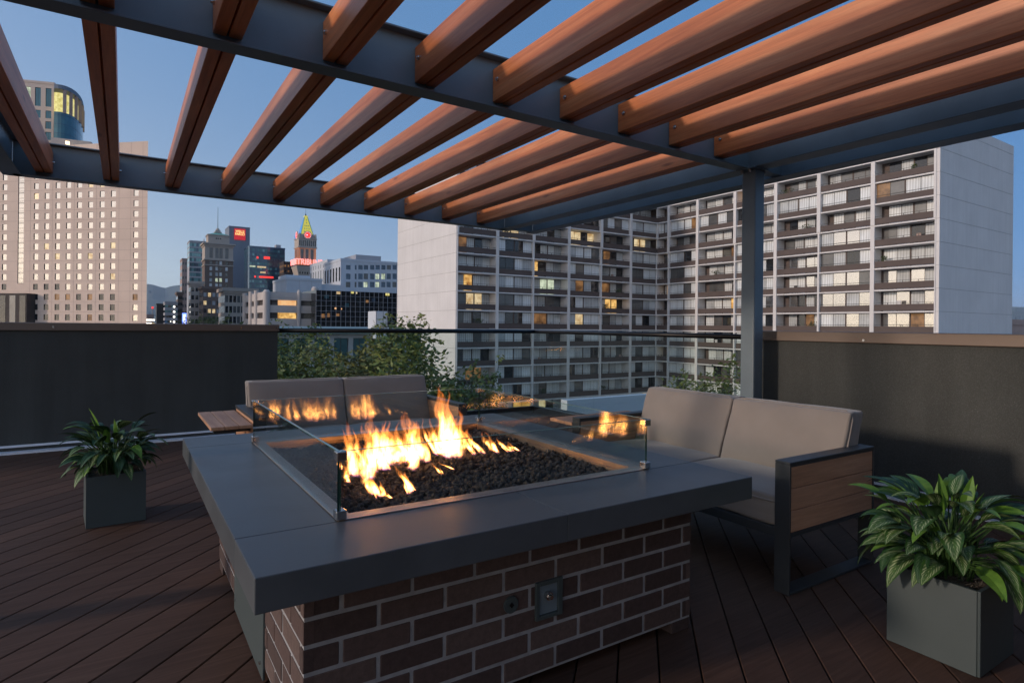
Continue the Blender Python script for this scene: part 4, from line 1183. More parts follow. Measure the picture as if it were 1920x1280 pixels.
for x in (405, 408.5, 412.5):
    m = MB(); m.box(px(x)-.3, px(x)+.3, o_-.05, o_-.002, zat(x, 446.5, f.o), zat(x, 443.5, f.o), 0, f); m.build('window', 'pane_dark', cl)
zr = zat(400, 432.5, f.o); m = MB(); cx_, cy_ = L/2, D/2
b4 = [f.p(o_-.2, o_-.2, zb_+.41), f.p(L-o_+.2, o_-.2, zb_+.41), f.p(L-o_+.2, D-o_+.2, zb_+.41), f.p(o_-.2, D-o_+.2, zb_+.41)]
t4 = [f.p(cx_-1.3, cy_-1.3, zr), f.p(cx_+1.3, cy_-1.3, zr), f.p(cx_+1.3, cy_+1.3, zr), f.p(cx_-1.3, cy_+1.3, zr)]
for i in range(4): m.poly([b4[i], b4[(i+1) % 4], t4[(i+1) % 4], t4[i]])
m.poly(t4); m.poly(b4[::-1]); m.build('copper_roof', 'copper_green', cl)
m = MB(); m.box(cx_-1.7, cx_+1.7, cy_-1.7, cy_+1.7, zr+.001, zr+.6, 0, f); m.box(cx_-1.2, cx_+1.2, cy_-1.2, cy_+1.2, zr+.601, zr+1.5, 0, f)
ct = f.p(cx_, cy_, 0); m.tube([(ct.x, ct.y, GZ+zr+1.5), (ct.x, ct.y, GZ+zr+2.3), (ct.x, ct.y, GZ+zr+2.8)], [.9, .75, .1], 10); m.build('lantern', 'stone_cream', cl)
m = MB(); m.tube([(ct.x, ct.y, GZ+zr+2.6), (ct.x, ct.y, GZ+zat(407, 388, ct))], [.16, .06], 6); m.build('spire', 'dark_frame', cl)
m = MB(); m.tube([f.p(-.5, -.4, ztop+.7), f.p(-.5, -.4, ztop+2.4)], [.3, .15], 6); m.build('finial', 'stone_cream', cl)

# clock tower
f = site(559, 364); L = width_to(f, 591.5); D = depth_to(f, 549)
D = L
ctw = thing('clock_tower', f.p(L/2, 0, 0), 'brick clock tower with red neon letters and a pointed roof lit yellow and blue', 'clock tower')
def zc(y): return zat(575, y, f.o)
z_low, z_sg0, z_sg1, z_w1, z_top = zc(516), zc(498.5), zc(487), zc(464), zc(447)
m = MB(); m.box(0, L, 0, D, 0, z_sg0, 0, f); m.build('lower_shaft', 'brick_red', ctw)
# flared base under the sign
m = MB(); e1 = 1.7
lo = [f.p(-.05, -.05, z_low), f.p(L+.05, -.05, z_low), f.p(L+.05, D+.05, z_low), f.p(-.05, D+.05, z_low)]; hi = [f.p(-e1, -e1, z_sg0), f.p(L+e1, -e1, z_sg0), f.p(L+e1, D+e1, z_sg0), f.p(-e1, D+e1, z_sg0)]
for i in range(4): m.poly([lo[i], lo[(i+1) % 4], hi[(i+1) % 4], hi[i]])
m.poly(hi); m.poly(lo[::-1]); m.build('flared_cornice', 'stone_cream', ctw)
for i in range(7):
    a = L*(i+.5)/7; m = MB(); m.poly([f.p(a-.35, -.35-.0, z_low+1.), f.p(a+.35, -.35, z_low+1.), f.p(a+.4, -1.5, z_sg0-.6), f.p(a-.4, -1.5, z_sg0-.6)]); m.build('arch_opening', 'pane_dark', ctw, fix=False)
m = MB(); m.box(-e1, L+e1, -e1, D+e1, z_sg0+.001, z_sg0+.5, 0, f); m.build('sign_ledge', 'dark_frame', ctw)
# letters: front reads TRIBUNE, flank repeats the end of the word on the left face
hh = (z_sg1-z_sg0); text_part('TRIBUNE', f, L/2+.9, -e1-.2, z_sg0+.5+hh*.5, hh*1.28, 'tribune_neon', ctw, sx=.80, depth=.15)
fl2 = Fr(f.p(0, D, 0), f.ang-pi/2); text_part('TRIBUNE', fl2, D/2, -e1-.2, z_sg0+.5+hh*.5, hh*1.28, 'tribune_neon', ctw, sx=.80, depth=.15)
holes = []; specs = []
for x in (565.5, 574.5, 584): a = width_to(f, x); holes.append((a-.85, zc(485.5), 1.7, zc(466)-zc(485.5))); specs.append((a-.85, zc(485.5), 1.7, zc(466)-zc(485.5), 'pane_grey', 1))
holes_wall(f, 0, L, z_sg0+.5, z_w1, holes, .35, '', ['brick_glow', 'stone_cream'], ctw, 'shaft_front'); add_windows(ctw, f, specs, .35)
for (a, c, w_, h_, q, s) in specs:
    m = MB()
    for dx in (-.45, w_+.12): m.box(a+dx, a+dx+.32, -.12, -.002, c, c+h_, 0, f)
    n = 8
    for k in range(n):
        t0, t1 = pi*k/n, pi*(k+1)/n; r0, r1 = w_/2, w_/2+.45; c_ = (a+w_/2, c+h_)
        m.poly([f.p(c_[0]+cos(t0)*r0, -.1, c_[1]+sin(t0)*r0*.6), f.p(c_[0]+cos(t0)*r1, -.1, c_[1]+sin(t0)*r1*.8), f.p(c_[0]+cos(t1)*r1, -.1, c_[1]+sin(t1)*r1*.8), f.p(c_[0]+cos(t1)*r0, -.1, c_[1]+sin(t1)*r0*.6)])
    m.build('window_arch', 'stone_cream', ctw, fix=False)
m = MB(); m.box(0, L, .001, D, z_sg0+.5, z_w1, 0, f, skip='y-'); m.build('shaft_walls', 'brick_glow', ctw)
for i in range(3):
    a = D*(i+.5)/3; m = MB(); m.box(a-.7, a+.7, -.05, -.001, zc(485.5), zc(466), 0, fl2); m.build('window', 'pane_grey', ctw)
m = MB(); m.box(-.5, L+.5, -.5, D+.5, z_w1+.001, z_w1+.7, 0, f); m.box(-.15, L+.15, -.15, D+.15, z_w1+.701, z_top, 0, f); m.box(-.45, L+.45, -.45, D+.45, z_top+.001, z_top+.5, 0, f); m.build('white_band', 'stone_cream', ctw)
for i in range(9):
    a = L*(i+.5)/9; m = MB(); m.box(a-.3, a+.3, -.2, -.151, z_w1+1.2, z_top-.9, 0, f); m.build('window', 'pane_dark', ctw)
z_c1 = zc(437.5)
m = MB(); m.box(.6, L-.6, .6, D-.6, z_top+.5, z_c1, 0, f); m.build('belfry', 'stone_cream', ctw)
for (fx, w_) in ((f, L), (fl2, D)):
    c = (w_/2, (z_top+z_c1)/2+.9); rr_ = 2.15
    q = fx.p(c[0], .2, c[1]); q2 = fx.p(c[0], -.25, c[1])
    m = MB(); m.tube([q, q2], rr_+.35, 28); clk = m.build('clock', 'stone_cream', ctw)
    m = MB(); m.tube([fx.p(c[0], -.26, c[1]), fx.p(c[0], -.33, c[1])], rr_*.66, 24); m.build('clock_disc', 'red_glow', clk)
    m = MB()
    for k in range(12):
        t = pi*k/6; x, z = c[0]+cos(t)*rr_*.86, c[1]+sin(t)*rr_*.86; m.tube([fx.p(x, -.26, z), fx.p(x, -.36, z)], .27, 8)
    m.build('clock_numerals', 'tribune_neon', clk)
    m = MB()
    for t, l in ((R(200), 1.15), (R(165), 1.7)):
        m.poly([fx.p(c[0]-sin(t)*.12, -.38, c[1]+cos(t)*.12), fx.p(c[0]+sin(t)*.12, -.38, c[1]-cos(t)*.12), fx.p(c[0]+cos(t)*l, -.38, c[1]+sin(t)*l)])
    m.build('clock_hands', 'pale_neon', clk, fix=False)
zr = zc(403.5); m = MB(); e2 = 1.5
b4 = [f.p(e2, e2, z_c1+.001), f.p(L-e2, e2, z_c1+.001), f.p(L-e2, D-e2, z_c1+.001), f.p(e2, D-e2, z_c1+.001)]
t4 = [f.p(L/2-.9, D/2-.9, zr), f.p(L/2+.9, D/2-.9, zr), f.p(L/2+.9, D/2+.9, zr), f.p(L/2-.9, D/2+.9, zr)]
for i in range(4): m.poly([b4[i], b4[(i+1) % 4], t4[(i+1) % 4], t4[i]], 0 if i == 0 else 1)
m.poly(t4, 1); m.build('pyramid_roof', ['roof_lit_yellow', 'roof_lit_blue'], ctw)
for s_ in (0, 1):
    m = MB(); m.tube([b4[s_]+Vector((0, -.1, 0)), t4[s_]+Vector((0, -.1, 0))], .22, 6); m.build('roof_ridge', 'copper_green', ctw)
for k in range(5):
    t = .12+.17*k
    for sx_ in (-1, 0, 1):
        if sx_ and k > 2: continue
        wd = (L/2-e2)*(1-t)*.5; q = f.p(L/2+sx_*wd, e2+(D/2-.9-e2)*t-.15, z_c1+(zr-z_c1)*t)
        m = MB(); m.box(q.x-.22, q.x+.22, q.y-.15, q.y+.1, q.z, q.z+.7); m.build('dormer', 'copper_green', ctw)
ct = f.p(L/2, D/2, 0)
m = MB(); m.box(L/2-1.1, L/2+1.1, D/2-1.1, D/2+1.1, zr+.001, zr+.8, 0, f); m.build('lantern', 'roof_lit_yellow', ctw)
m = MB(); m.tube([(ct.x, ct.y, GZ+zr+.8), (ct.x, ct.y, GZ+zr+2.6)], [.5, .1], 6); m.tube([(ct.x, ct.y, GZ+zr+2.5), (ct.x, ct.y, GZ+zr+5.)], .08, 5); m.build('flagpole', 'dark_frame', ctw)
for a in (.3, L-.3):
    for b in (.3, D-.3):
        q = f.p(a, b, z_top+.5); m = MB(); m.tube([q, q+Vector((0, 0, 2.2)), q+Vector((0, 0, 3.))], [.55, .5, .1], 8); m.build('corner_turret', 'stone_cream' if b < 1 else 'roof_lit_blue', ctw)

# older low buildings in front of the towers
simple('corner_building', 'pale stone building with an arched window at the foot of the teal tower', 'building', 357, 380, 531.5, 268, 10, 'stone_cream', rows=8, colsx=3, wmat=('pane_dark', 'pane_grey'), wsz=(1.1, 1.9), fl_=3.6, cornice=True, y0=1.6)
simple('brown_building', 'brown brick building with one lit window at the foot of the green roofed tower', 'building', 380, 437, 541, 255, 14, 'brick_brown', rows=6, colsx=7, wmat=('pane_dark', 'pane_grey', 'pane_blind', 'lit_warm'), wsz=(1.2, 1.8), fl_=3.5, cornice=True, y0=1.6)
simple('stone_building', 'cream stone building with tall paired windows left of the banded parking building', 'building', 421, 480, 545, 205, 16, 'stone_cream', rows=6, colsx=8, wmat=('pane_dark', 'pane_dark', 'pane_grey'), wsz=(.9, 2.3), fl_=3.6, cornice=True, y0=1.6)
simple('dark_block', 'low black block in front of the hills', 'building', 293.5, 308.5, 572, 310, 10, 'dark_frame')
t_, f_, L_, top_ = simple('parking_deck', 'open parking deck with rows of bright white lamps below the slim tan tower', 'parking building', 309, 333, 568.5, 300, 14, 'conc_grey', rows=6, colsx=4, wmat=('pane_black', 'pane_teal'), wsz=(1.5, 1.2), fl_=2.6, y0=.8)
for k in range(5):
    q = f_.p(L_-1.6, -.3, top_-1.6-k*2.55); m = MB(); m.tube([q, q+Vector((0, -.12, 0))], .48, 10); m.build('lamp', 'spot_white', t_)
    if k > 2:
        q = f_.p(L_*.45, -.3, top_-2.2-k*2.3); m = MB(); m.tube([q, q+Vector((0, -.12, 0))], .25, 8); m.build('lamp', 'spot_white', t_)
simple('brick_block', 'brown building with a pale cornice right of the open parking deck', 'building', 333, 342, 551, 320, 12, 'brick_brown', rows=6, colsx=2, wmat=('pane_dark',), cornice=True)
simple('low_building', 'low building with white lit strips left of the black block', 'building', 276, 288, 593, 260, 12, 'stone_tan', rows=3, colsx=2, wmat=('spot_white', 'lit_warm'), wsz=(2.2, .7), fl_=1.5)
q = at_d(345.6, 602, 240); t_ = thing('neon_sign', (q.x, q.y, GZ), 'tall blue neon blade sign glowing just above the dark wall', 'sign')
m = MB(); m.box(q.x-.75, q.x+.75, q.y-.2, q.y+.2, q.z-3, at_d(345.6, 587, 240).z); m.build('sign_box', 'blue_neon', t_)
m = MB(); m.box(q.x-.36, q.x+.36, q.y-.26, q.y-.21, q.z-2, at_d(345.6, 589.5, 240).z); m.build('sign_tube', 'pale_neon', t_)
m = MB(); m.tube([(q.x, q.y, GZ), (q.x, q.y, q.z-3.001)], .2, 6); m.build('pole', 'dark_frame', t_)
q = at_d(285.8, 600, 330); t_ = thing('mast', (q.x, q.y, GZ), 'thin mast with a red tip in front of the hills', 'mast')
m = MB(); m.tube([(q.x, q.y, GZ), (q.x, q.y, at_d(285.8, 578.5, 330).z)], .35, 6); m.build('pole', 'conc_grey', t_)
m = MB(); zt_ = at_d(285.8, 578.5, 330).z; m.tube([(q.x, q.y, zt_), (q.x, q.y, zt_+1.1)], .55, 6); m.build('beacon', 'red_glow', t_)

# white modern building right of the clock tower
f = site(638, 232); L = 48.; top = zat(638, 488.5, f.o); D = depth_to(f, 606)
wm_ = thing('civic_building', f.p(L/2, 0, 0), 'pale blue grey modern building with tall paired windows and a rooftop penthouse', 'office building')
holes = []; specs = []; rr = random.Random(4)
xs_ = [652, 666, 675, 685, 697, 707, 718, 728, 739, 749, 760]
for x in xs_:
    a = width_to(f, x); w_ = 1.75 if x != 666 else .7
    for (y0_, y1_) in ((497, 505.5), (513, 523.5), (528.5, 538.5)):
        c0, c1 = zat(x, y1_, f.at if False else f.p(a, 0, 0)), zat(x, y0_, f.p(a, 0, 0))
        mt = ('pane_blue', 'pane_grey', 'pane_blue')[int(rr.random()*3)]
        if (x, y0_) in ((685, 528.5), (707, 528.5), (707, 513), (718, 513)): mt = 'lit_cool'
        holes.append((a-w_/2, c0, w_, c1-c0)); specs.append((a-w_/2, c0, w_, c1-c0, mt, 2))
    # keep floors below in the same rhythm
holes_wall(f, 0, L, 0, top, holes, .35, '', ['conc_white_cool', 'slate_blue'], wm_); add_windows(wm_, f, specs, .35)
shell(f, L, D, top, 'conc_white_cool', wm_)
fs = Fr(f.p(0, D, 0), -pi/2)
for i in range(6):
    a = D*(i+.4)/6; m = MB(); m.box(a, a+D*.07, -.05, -.001, zat(620, 526, f.o), zat(620, 500, f.o), 0, fs); m.build('window', 'pane_dark', wm_)
f3 = site(613, 252); D3 = depth_to(f3, 580); top3 = zat(613, 486, f3.o)
m = MB(); m.box(0, 10, 0, D3, 0, top3, 0, f3); m.build('rear_wing', 'conc_white_cool', wm_)
fs3 = Fr(f3.p(0, D3, 0), -pi/2)
for i in range(7):
    a = D3*(i+.4)/7; m = MB(); m.box(a, a+1.2, -.05, -.001, top3-10, top3-4., 0, fs3); m.build('window', 'pane_dark', wm_)
    m = MB(); m.box(a+.2, a+.8, -.05, -.001, top3-3., top3-1.4, 0, fs3); m.build('window', 'pane_dark', wm_)
pa0 = width_to(f, 676)
m = MB(); m.box(pa0-1, width_to(f, 719), 3.5, 20, top+.001, zat(676, 477.5, f.p(pa0, 3.5, 0)), 0, f); m.build('penthouse', 'conc_grey', wm_)
# plain grey hall
t_, f_, L_, top_ = simple('grey_hall', 'windowless pale grey hall in front of the clock tower', 'building', 536.5, 603, 524.5, 205, 22, 'conc_white_cool')
m = MB(); m.box(L_+.01, L_+9, 2, 20, 0, top_-.8, 0, f_); m.box(1.5, L_-2, 8, 20, top_+.001, top_+2.4, 0, f_); m.build('side_block', 'conc_white_cool', t_)
for a in (L_*.35, L_*.7):
    m = MB(); m.box(a, a+.08, -.03, -.001, 2, top_, 0, f_); m.build('joint_line', 'conc_joint', t_)
plain('conc_band', (.50, .455, .43), .8, 0, .06, .3)
# banded parking building with round columns
f = site(499, 150); L = width_to(f, 590); top = zat(500, 546, f.o)
pk = thing('banded_building', f.p(L/2, 0, 0), 'pale banded building with round corner columns and orange lit windows', 'office building')
def zp(y): return zat(545, y, f.o)
m = MB(); m.box(0, L, 1.2, 16, 0, top-.05, 0, f); m.build('core', 'brown_wall', pk)
bands = [(547, 562), (572, 586), (597, 612)]
for (y0_, y1_) in bands:
    m = MB(); m.box(0, L, -.15, 1.19, zp(y1_), zp(y0_), 0, f); m.box(0, L, -.45, -.16, zp(y1_)-.0, zp(y1_)+.35, 0, f); m.build('spandrel_band', 'conc_band', pk)
    m = MB(); m.box(.6, width_to(f, 557), -.25, -.151, zp(y1_)+.6, zp(y0_)-.6, 0, f); m.box(width_to(f, 563), L-1, -.25, -.151, zp(y1_)+.6, zp(y0_)-.6, 0, f); m.build('band_panel', 'conc_band', pk)
for (y0_, y1_) in ((562, 572), (586, 597)):
    for x0, x1, mt in ((501, 522, 'pane_grey'), (522.5, 557, 'lit_orange' if y0_ == 562 else 'lit_amber'), (564, 587, 'pane_grey')):
        m = MB(); m.box(width_to(f, x0), width_to(f, x1), 1.0, 1.15, zp(y1_), zp(y0_), 0, f); m.build('window', mt, pk)
for x, r_, yt in ((498, .85, 543), (560, .5, 543.5), (590, .95, 537.5)):
    q = f.p(width_to(f, x) if x > 499 else 0, -.2, 0); zt_ = zat(x, yt, q)
    m = MB(); m.tube([(q.x, q.y, GZ), (q.x, q.y, GZ+zt_-.5), (q.x, q.y, GZ+zt_)], [r_, r_, r_*.6], 18); m.build('round_column', 'conc_band', pk)
# flank stepping back to the left
fs = Fr(f.p(-.3, 30, 0), -pi/2)
for (y0_, y1_) in bands:
    m = MB(); m.box(0, 30, -.15, .6, zp(y1_), zp(y0_), 0, fs); m.build('spandrel_band', 'conc_band', pk)
m = MB(); m.box(0, 30, .61, 1.6, 0, top-.1, 0, fs); m.build('core', 'brown_wall', pk)
for a in (2, 12, 20):
    q = fs.p(a, -.2, 0); m = MB(); m.tube([(q.x, q.y, GZ), (q.x, q.y, GZ+top+.6)], .7, 14); m.build('round_column', 'conc_band', pk)
# black glass building
f = site(592, 152); L = width_to(f, 760)+12; top = zat(600, 543.5, f.o)
bg_ = thing('black_glass_building', f.p(L/2, 0, 0), 'low black glass office with a fine grid beside the round column', 'office building')
m = MB(); m.box(0, L, 0, 20, 0, top, 0, f); m.build('glass_wall', 'pane_black', bg_)
m = MB(); a = 0
while a < L: m.box(a, a+.07, -.09, -.002, 0, top, 0, f); a += 1.28
z = top
while z > 0: m.box(0, L, -.07, -.0021, z-.06, z, 0, f); z -= 1.32
m.build('mullion_grid', 'conc_grey', bg_)
rr = random.Random(12)
for x, y, w_, h_, mt in ((634, 549, 1.0, .7, 'lit_warm'), (660, 548, .8, .6, 'lit_yellow'), (668, 549, .35, .5, 'lit_warm'), (726, 552, 1.1, .7, 'lit_yellow'), (629, 578, .5, .5, 'lit_orange'), (640, 579, .3, .4, 'lit_orange'),
                      (606, 592, .9, 1., 'lit_dim'), (616, 591, .7, 1., 'lit_dim'), (633, 590, .9, .7, 'lit_dim'), (688, 565, .8, .7, 'lit_dim'), (612, 556, 1.1, .9, 'pane_teal'), (700, 562, 1.1, .9, 'pane_blue'), (650, 572, 1.1, 1., 'pane_teal')):
    a = width_to(f, x); z = zat(x, y, f.p(a, 0, 0)); m = MB(); m.box(a-w_/2, a+w_/2, -.04, -.004, z-h_/2, z+h_/2, 0, f); m.build('lit_or_reflecting_pane', mt, bg_)
# green metal roof building seen through and over the rail
f = site(500, 58); L = width_to(f, 790); top = zat(560, 623, f.o); ridge = zat(560, 612, f.p(0, 6, 0))
gr = thing('green_roof_building', f.p(L/2, 0, 0), 'low building with a pale green metal roof just behind the glass rail', 'building')
m = MB(); m.poly([f.p(-1, -.6, top), f.p(L, -.6, top), f.p(L, 6, ridge), f.p(-1, 6, ridge)]); m.poly([f.p(-1, -.6, top-.15), f.p(L, -.6, top-.15), f.p(L, -.6, top), f.p(-1, -.6, top)]); m.poly([f.p(-1, 6, ridge), f.p(L, 6, ridge), f.p(L, 12, top), f.p(-1, 12, top)])
m.build('metal_roof', 'green_roof', gr, fix=False)
holes = []; specs = []; a = .6
while a+1.6 < L:
    holes.append((a, top-3.0, 1.5, 2.4)); specs.append((a, top-3.0, 1.5, 2.4, 'pane_teal' if int(a*3) % 3 else 'pane_grey', 2)); a += 2.0
holes_wall(f, -1, L, 0, top-.01, holes, .25, '', ['conc_grey', 'slate_blue'], gr); add_windows(gr, f, specs, .25)
m = MB(); m.box(-1, L, .3, 11.5, 0, top-.2, 0, f); m.build('walls', 'conc_grey', gr)
# white rooftop unit
f = site(704.5, 62); L = width_to(f, 726); D = depth_to(f, 690); zt_ = zat(705, 583, f.o); zb_ = zat(705, 613, f.o)
un = thing('rooftop_unit', f.p(L/2, 0, zb_), 'white metal rooftop unit standing above the green metal roof', 'rooftop unit')
m = MB(); m.box(0, L, 0, D, zb_-1.2, zt_, 0, f); m.build('casing', 'conc_white_cool', un)
m = MB(); m.box(.12, L*.6, -.03, -.001, zb_+.1, zt_-.15, 0, f); m.box(L*.66, L-.08, -.03, -.001, zb_+.1, zt_-.15, 0, f); m.build('side_panel', 'conc_white', un)
m = MB()
for a in (.0, L*.62, L-.06): m.box(a, a+.06, -.06, -.031, zb_-.8, zt_, 0, f)
m.box(0, L, -.05, -.0305, (zb_+zt_)/2, (zb_+zt_)/2+.06, 0, f); m.build('pipe', 'conc_joint', un)
# right edge: low roof; and the neighbouring roof edge below the terrace
simple('low_building', 'low pale building at the far right edge beyond the white end wall', 'building', 1880, 1990, 608.5, 95, 14, 'stone_tan')
nb = thing('lower_roof', (12.5, 14.4, -3), 'lower flat roof with a white upstand edge behind the right sofa', 'roof')
m = MB(); m.box(11.2, 15.2, 14.0, 14.3, -1.55, -1.0); m.build('upstand', 'conc_white_cool', nb)
m = MB(); m.box(11.2, 15.2, 14.31, 15.6, GZ, -1.5); m.build('roof_slab', 'conc_grey', nb)

# ---- trees
def tree(c, top, rad, hgt, label, seed, mat, nclump=70, leaf=.26, per=80, group='street trees below the terrace'):
    rn = random.Random(seed); t = thing('street_tree', (c[0], c[1], GZ), label, 'tree', group)
    zc_ = top-hgt/2; tr = MB()
    base = Vector((c[0], c[1], GZ)); fork = Vector((c[0], c[1], top-hgt*.95))
    tr.tube([base, base.lerp(fork, .5)+Vector((.15, .1, 0)), fork], [.42, .34, .26], 9)
    cl = []
    for k in range(nclump):
        for _ in range(20):
            v = Vector((rn.uniform(-1, 1), rn.uniform(-1, 1), rn.uniform(-1, 1)))
            if .25 < v.length < 1: break
        n = noise.noise(v*1.7+Vector((seed, 0, 0)))
        v = v*(1+.35*n)
        p = Vector((c[0]+v.x*rad, c[1]+v.y*rad, zc_+v.z*hgt/2)); cl.append(p)
    for i in range(9):
        p = cl[i*5 % len(cl)]; mid = fork.lerp(p, .5)+Vector((rn.uniform(-.3, .3), rn.uniform(-.3, .3), .3))
        tr.tube([fork, mid, p], [.15, .08, .03], 6)
    for i in range(34):   # thin twigs poking out
        p = cl[rn.randrange(len(cl))]; d = (p-Vector((c[0], c[1], zc_-1))).normalized()
        tr.tube([p-d*.6, p+d*.3, p+d*rn.uniform(.5, .95)+Vector((0, 0, .15))], [.022, .014, .006], 4, caps=False)
        cl.append(p+d*.75+Vector((0, 0, .1)))
    tr.build('trunk', 'bark', t, smooth=True)
    m = MB()
    for k, p in enumerate(cl):
        R_ = rn.uniform(.6, 1.15) if k < nclump else rn.uniform(.2, .36)
        nn = int(per*(R_/.7)**2) if k < nclump else 14
        tone = rn.random()
        for _ in range(nn):
            v = Vector((rn.gauss(0, 1), rn.gauss(0, 1), rn.gauss(0, 1))).normalized()*R_*rn.random()**.4
            q = p+v; m.tone = min(1, max(0, tone*.6+.4*rn.random()))
            a = Vector((rn.uniform(-1, 1), rn.uniform(-1, 1), rn.uniform(-.6, .6))).normalized(); b = a.cross(Vector((rn.uniform(-1, 1), rn.uniform(-1, 1), rn.uniform(-1, 1)))).normalized()
            l = leaf*rn.uniform(.6, 1.25); w_ = l*.42
            m.poly([q-a*l/2, q+b*w_/2, q+a*l/2, q-b*w_/2])
    m.build('crown', mat, t, fix=False, tone=True)
T = [  # px x, px y of the top, distance, radius, height, seed
    (568, 640, 25, 2.6, 7.5, 1, 'tree_leaf', 'dense green street tree nearest the dark wall behind the rail'),
    (655, 646, 30, 3.1, 8.5, 2, 'tree_leaf_olive', 'olive green street tree in the middle behind the rail'),
    (725, 630, 27, 2.5, 9.0, 3, 'tree_leaf_olive', 'tall thin topped street tree left of the white end wall'),
    (782, 618, 23, 1.7, 8.0, 4, 'tree_leaf', 'loose leafy street tree in front of the blank white end wall'),
    (500, 620, 33, 2.5, 7., 5, 'tree_leaf', 'street tree mostly hidden behind the dark wall'),
    (866, 700, 27, 2.1, 8., 6, 'tree_leaf', 'lower dark street tree right of the white end wall'),
    (1350, 710, 32, 2.3, 9., 7, 'tree_leaf', 'small green tree seen between the right sofa and the steel post'),
    (1282, 724, 36, 2.2, 8., 8, 'tree_leaf', 'low green tree just left of the tree by the steel post'),
]
for x, y, d, r_, h_, s_, mt, lb in T:
    q = at_d(x, y, d); tree((q.x, q.y), q.z, r_, h_, lb, s_, mt, nclump=95 if d < 32.5 else 80)
for i, (x, y, d) in enumerate(((364, 589, 185), (392, 592, 180), (418, 593, 175))):
    q = at_d(x, y, d); tree((q.x, q.y), q.z, 3.6, 7, ['dark tree top left of the brown brick building base', 'dark tree top in front of the brown brick building', 'dark tree top at the foot of the cream stone building'][i], 20+i, 'tree_leaf', nclump=36, leaf=.5, per=22, group='distant trees above the dark wall')
# ================================================================== SKY, SUN, CAMERA, RENDER
SUN_EL, SUN_AZ_DIR = R(12.8), Vector((1., -.16, 0)).normalized()   # light travels along +u
w = bpy.data.worlds.new('World'); SC.world = w; w.use_nodes = True
nt = w.node_tree; bg = nt.nodes['Background']
sky = nt.nodes.new('ShaderNodeTexSky'); sky.sky_type = 'NISHITA'; sky.sun_disc = False
sky.sun_elevation = SUN_EL
# direction towards the sun = -light direction ; nishita azimuth: rotation 0 = +Y, positive clockwise
ts = -SUN_AZ_DIR
sky.sun_rotation = atan2(ts.x, ts.y)
sky.altitude = 4000; sky.air_density = 1.; sky.dust_density = 0.; sky.ozone_density = 4.
def vmath(op, a, b_=None, c_=None):
    n = nt.nodes.new('ShaderNodeVectorMath'); n.operation = op
    for i, q in enumerate((a, b_, c_)):
        if q is None: continue
        if isinstance(q, bpy.types.NodeSocket): nt.links.new(q, n.inputs[i])
        elif op == 'SCALE' and i == 1: pass
        else: n.inputs[i].default_value = q
    return n
def fmath(op, a, b_=0., clamp=False):
    n = nt.nodes.new('ShaderNodeMath'); n.operation = op; n.use_clamp = clamp
    for i, q in enumerate((a, b_)):
        if isinstance(q, bpy.types.NodeSocket): nt.links.new(q, n.inputs[i])
        else: n.inputs[i].default_value = q
    return n.outputs[0]
def scaled(colr, f):
    n = nt.nodes.new('ShaderNodeVectorMath'); n.operation = 'SCALE'
    if isinstance(colr, bpy.types.NodeSocket): nt.links.new(colr, n.inputs[0])
    else: n.inputs[0].default_value = colr
    if isinstance(f, bpy.types.NodeSocket): nt.links.new(f, n.inputs['Scale'])
    else: n.inputs['Scale'].default_value = f
    return n.outputs[0]
tc = nt.nodes.new('ShaderNodeTexCoord'); gen = tc.outputs['Generated']
towards = Vector((-1., -.12, 0)).normalized()
dt = vmath('DOT_PRODUCT', gen, tuple(towards)).outputs['Value']
half = fmath('MULTIPLY', fmath('ADD', dt, 1.), .5, True)
sep = nt.nodes.new('ShaderNodeSeparateXYZ'); nt.links.new(gen, sep.inputs[0])
zz = fmath('MAXIMUM', sep.outputs[2], 0.)
low = fmath('POWER', fmath('SUBTRACT', 1., zz, True), 6.)      # 1 at the horizon
wide = fmath('POWER', half, 1.6)
near = fmath('MULTIPLY', fmath('POWER', half, 5.), fmath('POWER', fmath('SUBTRACT', 1., zz, True), 4.))
n1 = vmath('MULTIPLY', sky.outputs[0], (.36, .25, .22)).outputs[0]
acc = vmath('ADD', n1, (.60, 1.86, 3.98)).outputs[0]
acc = vmath('ADD', acc, scaled((2.6, 2.6, 2.5), wide)).outputs[0]
acc = vmath('ADD', acc, scaled((11.5, 10.2, 4.4), fmath('MULTIPLY', low, half))).outputs[0]
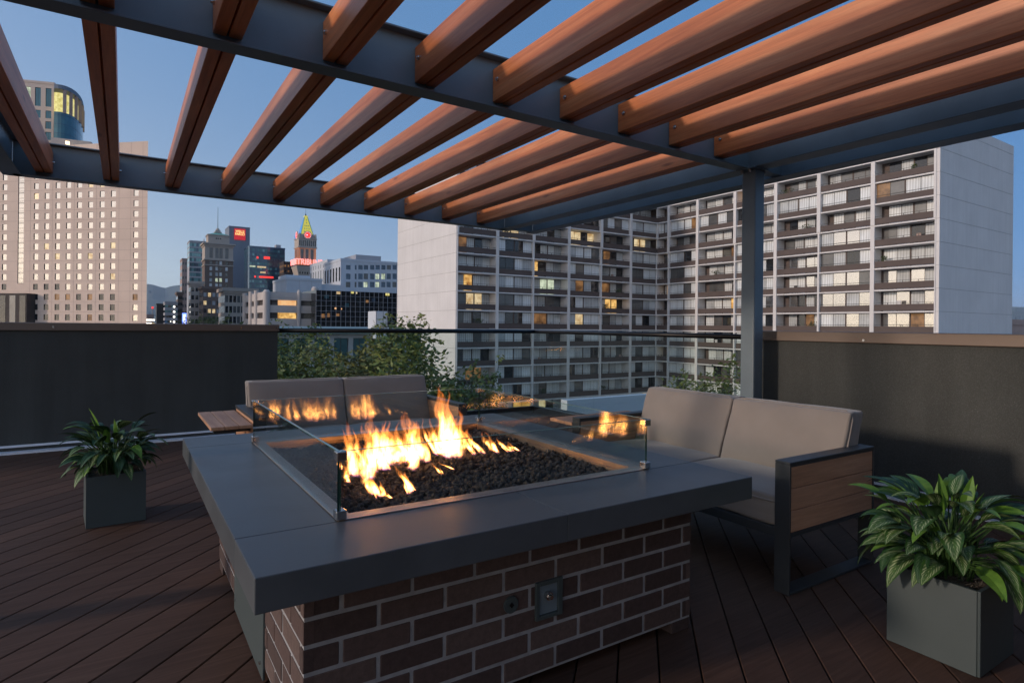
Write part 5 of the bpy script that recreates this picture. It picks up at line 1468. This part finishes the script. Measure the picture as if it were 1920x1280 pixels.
acc = vmath('ADD', acc, scaled((22., 14.8, 10.2), near)).outputs[0]
nt.links.new(acc, bg.inputs['Color']); bg.inputs['Strength'].default_value = .1
sl = bpy.data.lights.new('sun', 'SUN'); sl.energy = 1.8; sl.angle = R(4.); sl.color = (1, .80, .65)
so = bpy.data.objects.new('sun', sl); COL.objects.link(so)
d = Vector((SUN_AZ_DIR.x*cos(SUN_EL), SUN_AZ_DIR.y*cos(SUN_EL), -sin(SUN_EL)))
so.rotation_euler = d.to_track_quat('-Z', 'Y').to_euler()
hz = bpy.data.materials.new('haze'); hz.use_nodes = True; hn = hz.node_tree; hn.nodes.clear()
ho = hn.nodes.new('ShaderNodeOutputMaterial'); pv = hn.nodes.new('ShaderNodeVolumePrincipled')
pv.inputs['Color'].default_value = (.66, .80, 1, 1); pv.inputs['Density'].default_value = 7e-5; pv.inputs['Anisotropy'].default_value = 0.
hn.links.new(pv.outputs[0], ho.inputs['Volume'])
MATS['haze'] = hz
mb = MB(); mb.box(-9100, 16100, -9100, 16100, GZ-1, 470); hb = mb.build('haze', 'haze'); hb['kind'] = 'stuff'
cam = bpy.data.cameras.new('camera'); co = bpy.data.objects.new('camera', cam); COL.objects.link(co)
cam.sensor_width = 36; cam.lens = FPX/1920*36; cam.clip_start = .05; cam.clip_end = 30000
cam.shift_x = (960-CX)/1920; cam.shift_y = -(640-CY)/1920
co.location = EYE
co.rotation_euler = (Matrix.Rotation(-TH, 4, 'Z') @ Matrix.Rotation(R(90), 4, 'X') @ Matrix.Rotation(ROLL, 4, 'Z')).to_euler()
SC.camera = co
SC.render.engine = 'CYCLES'
SC.cycles.transparent_max_bounces = 48
SC.cycles.max_bounces = 8; SC.cycles.glossy_bounces = 5; SC.cycles.transmission_bounces = 6
SC.cycles.sample_clamp_indirect = 4.
SC.view_settings.view_transform = 'Standard'; SC.view_settings.look = 'None'; SC.view_settings.gamma = 1
SC.view_settings.exposure = .14
SC.render.resolution_x, SC.render.resolution_y = 1024, 682
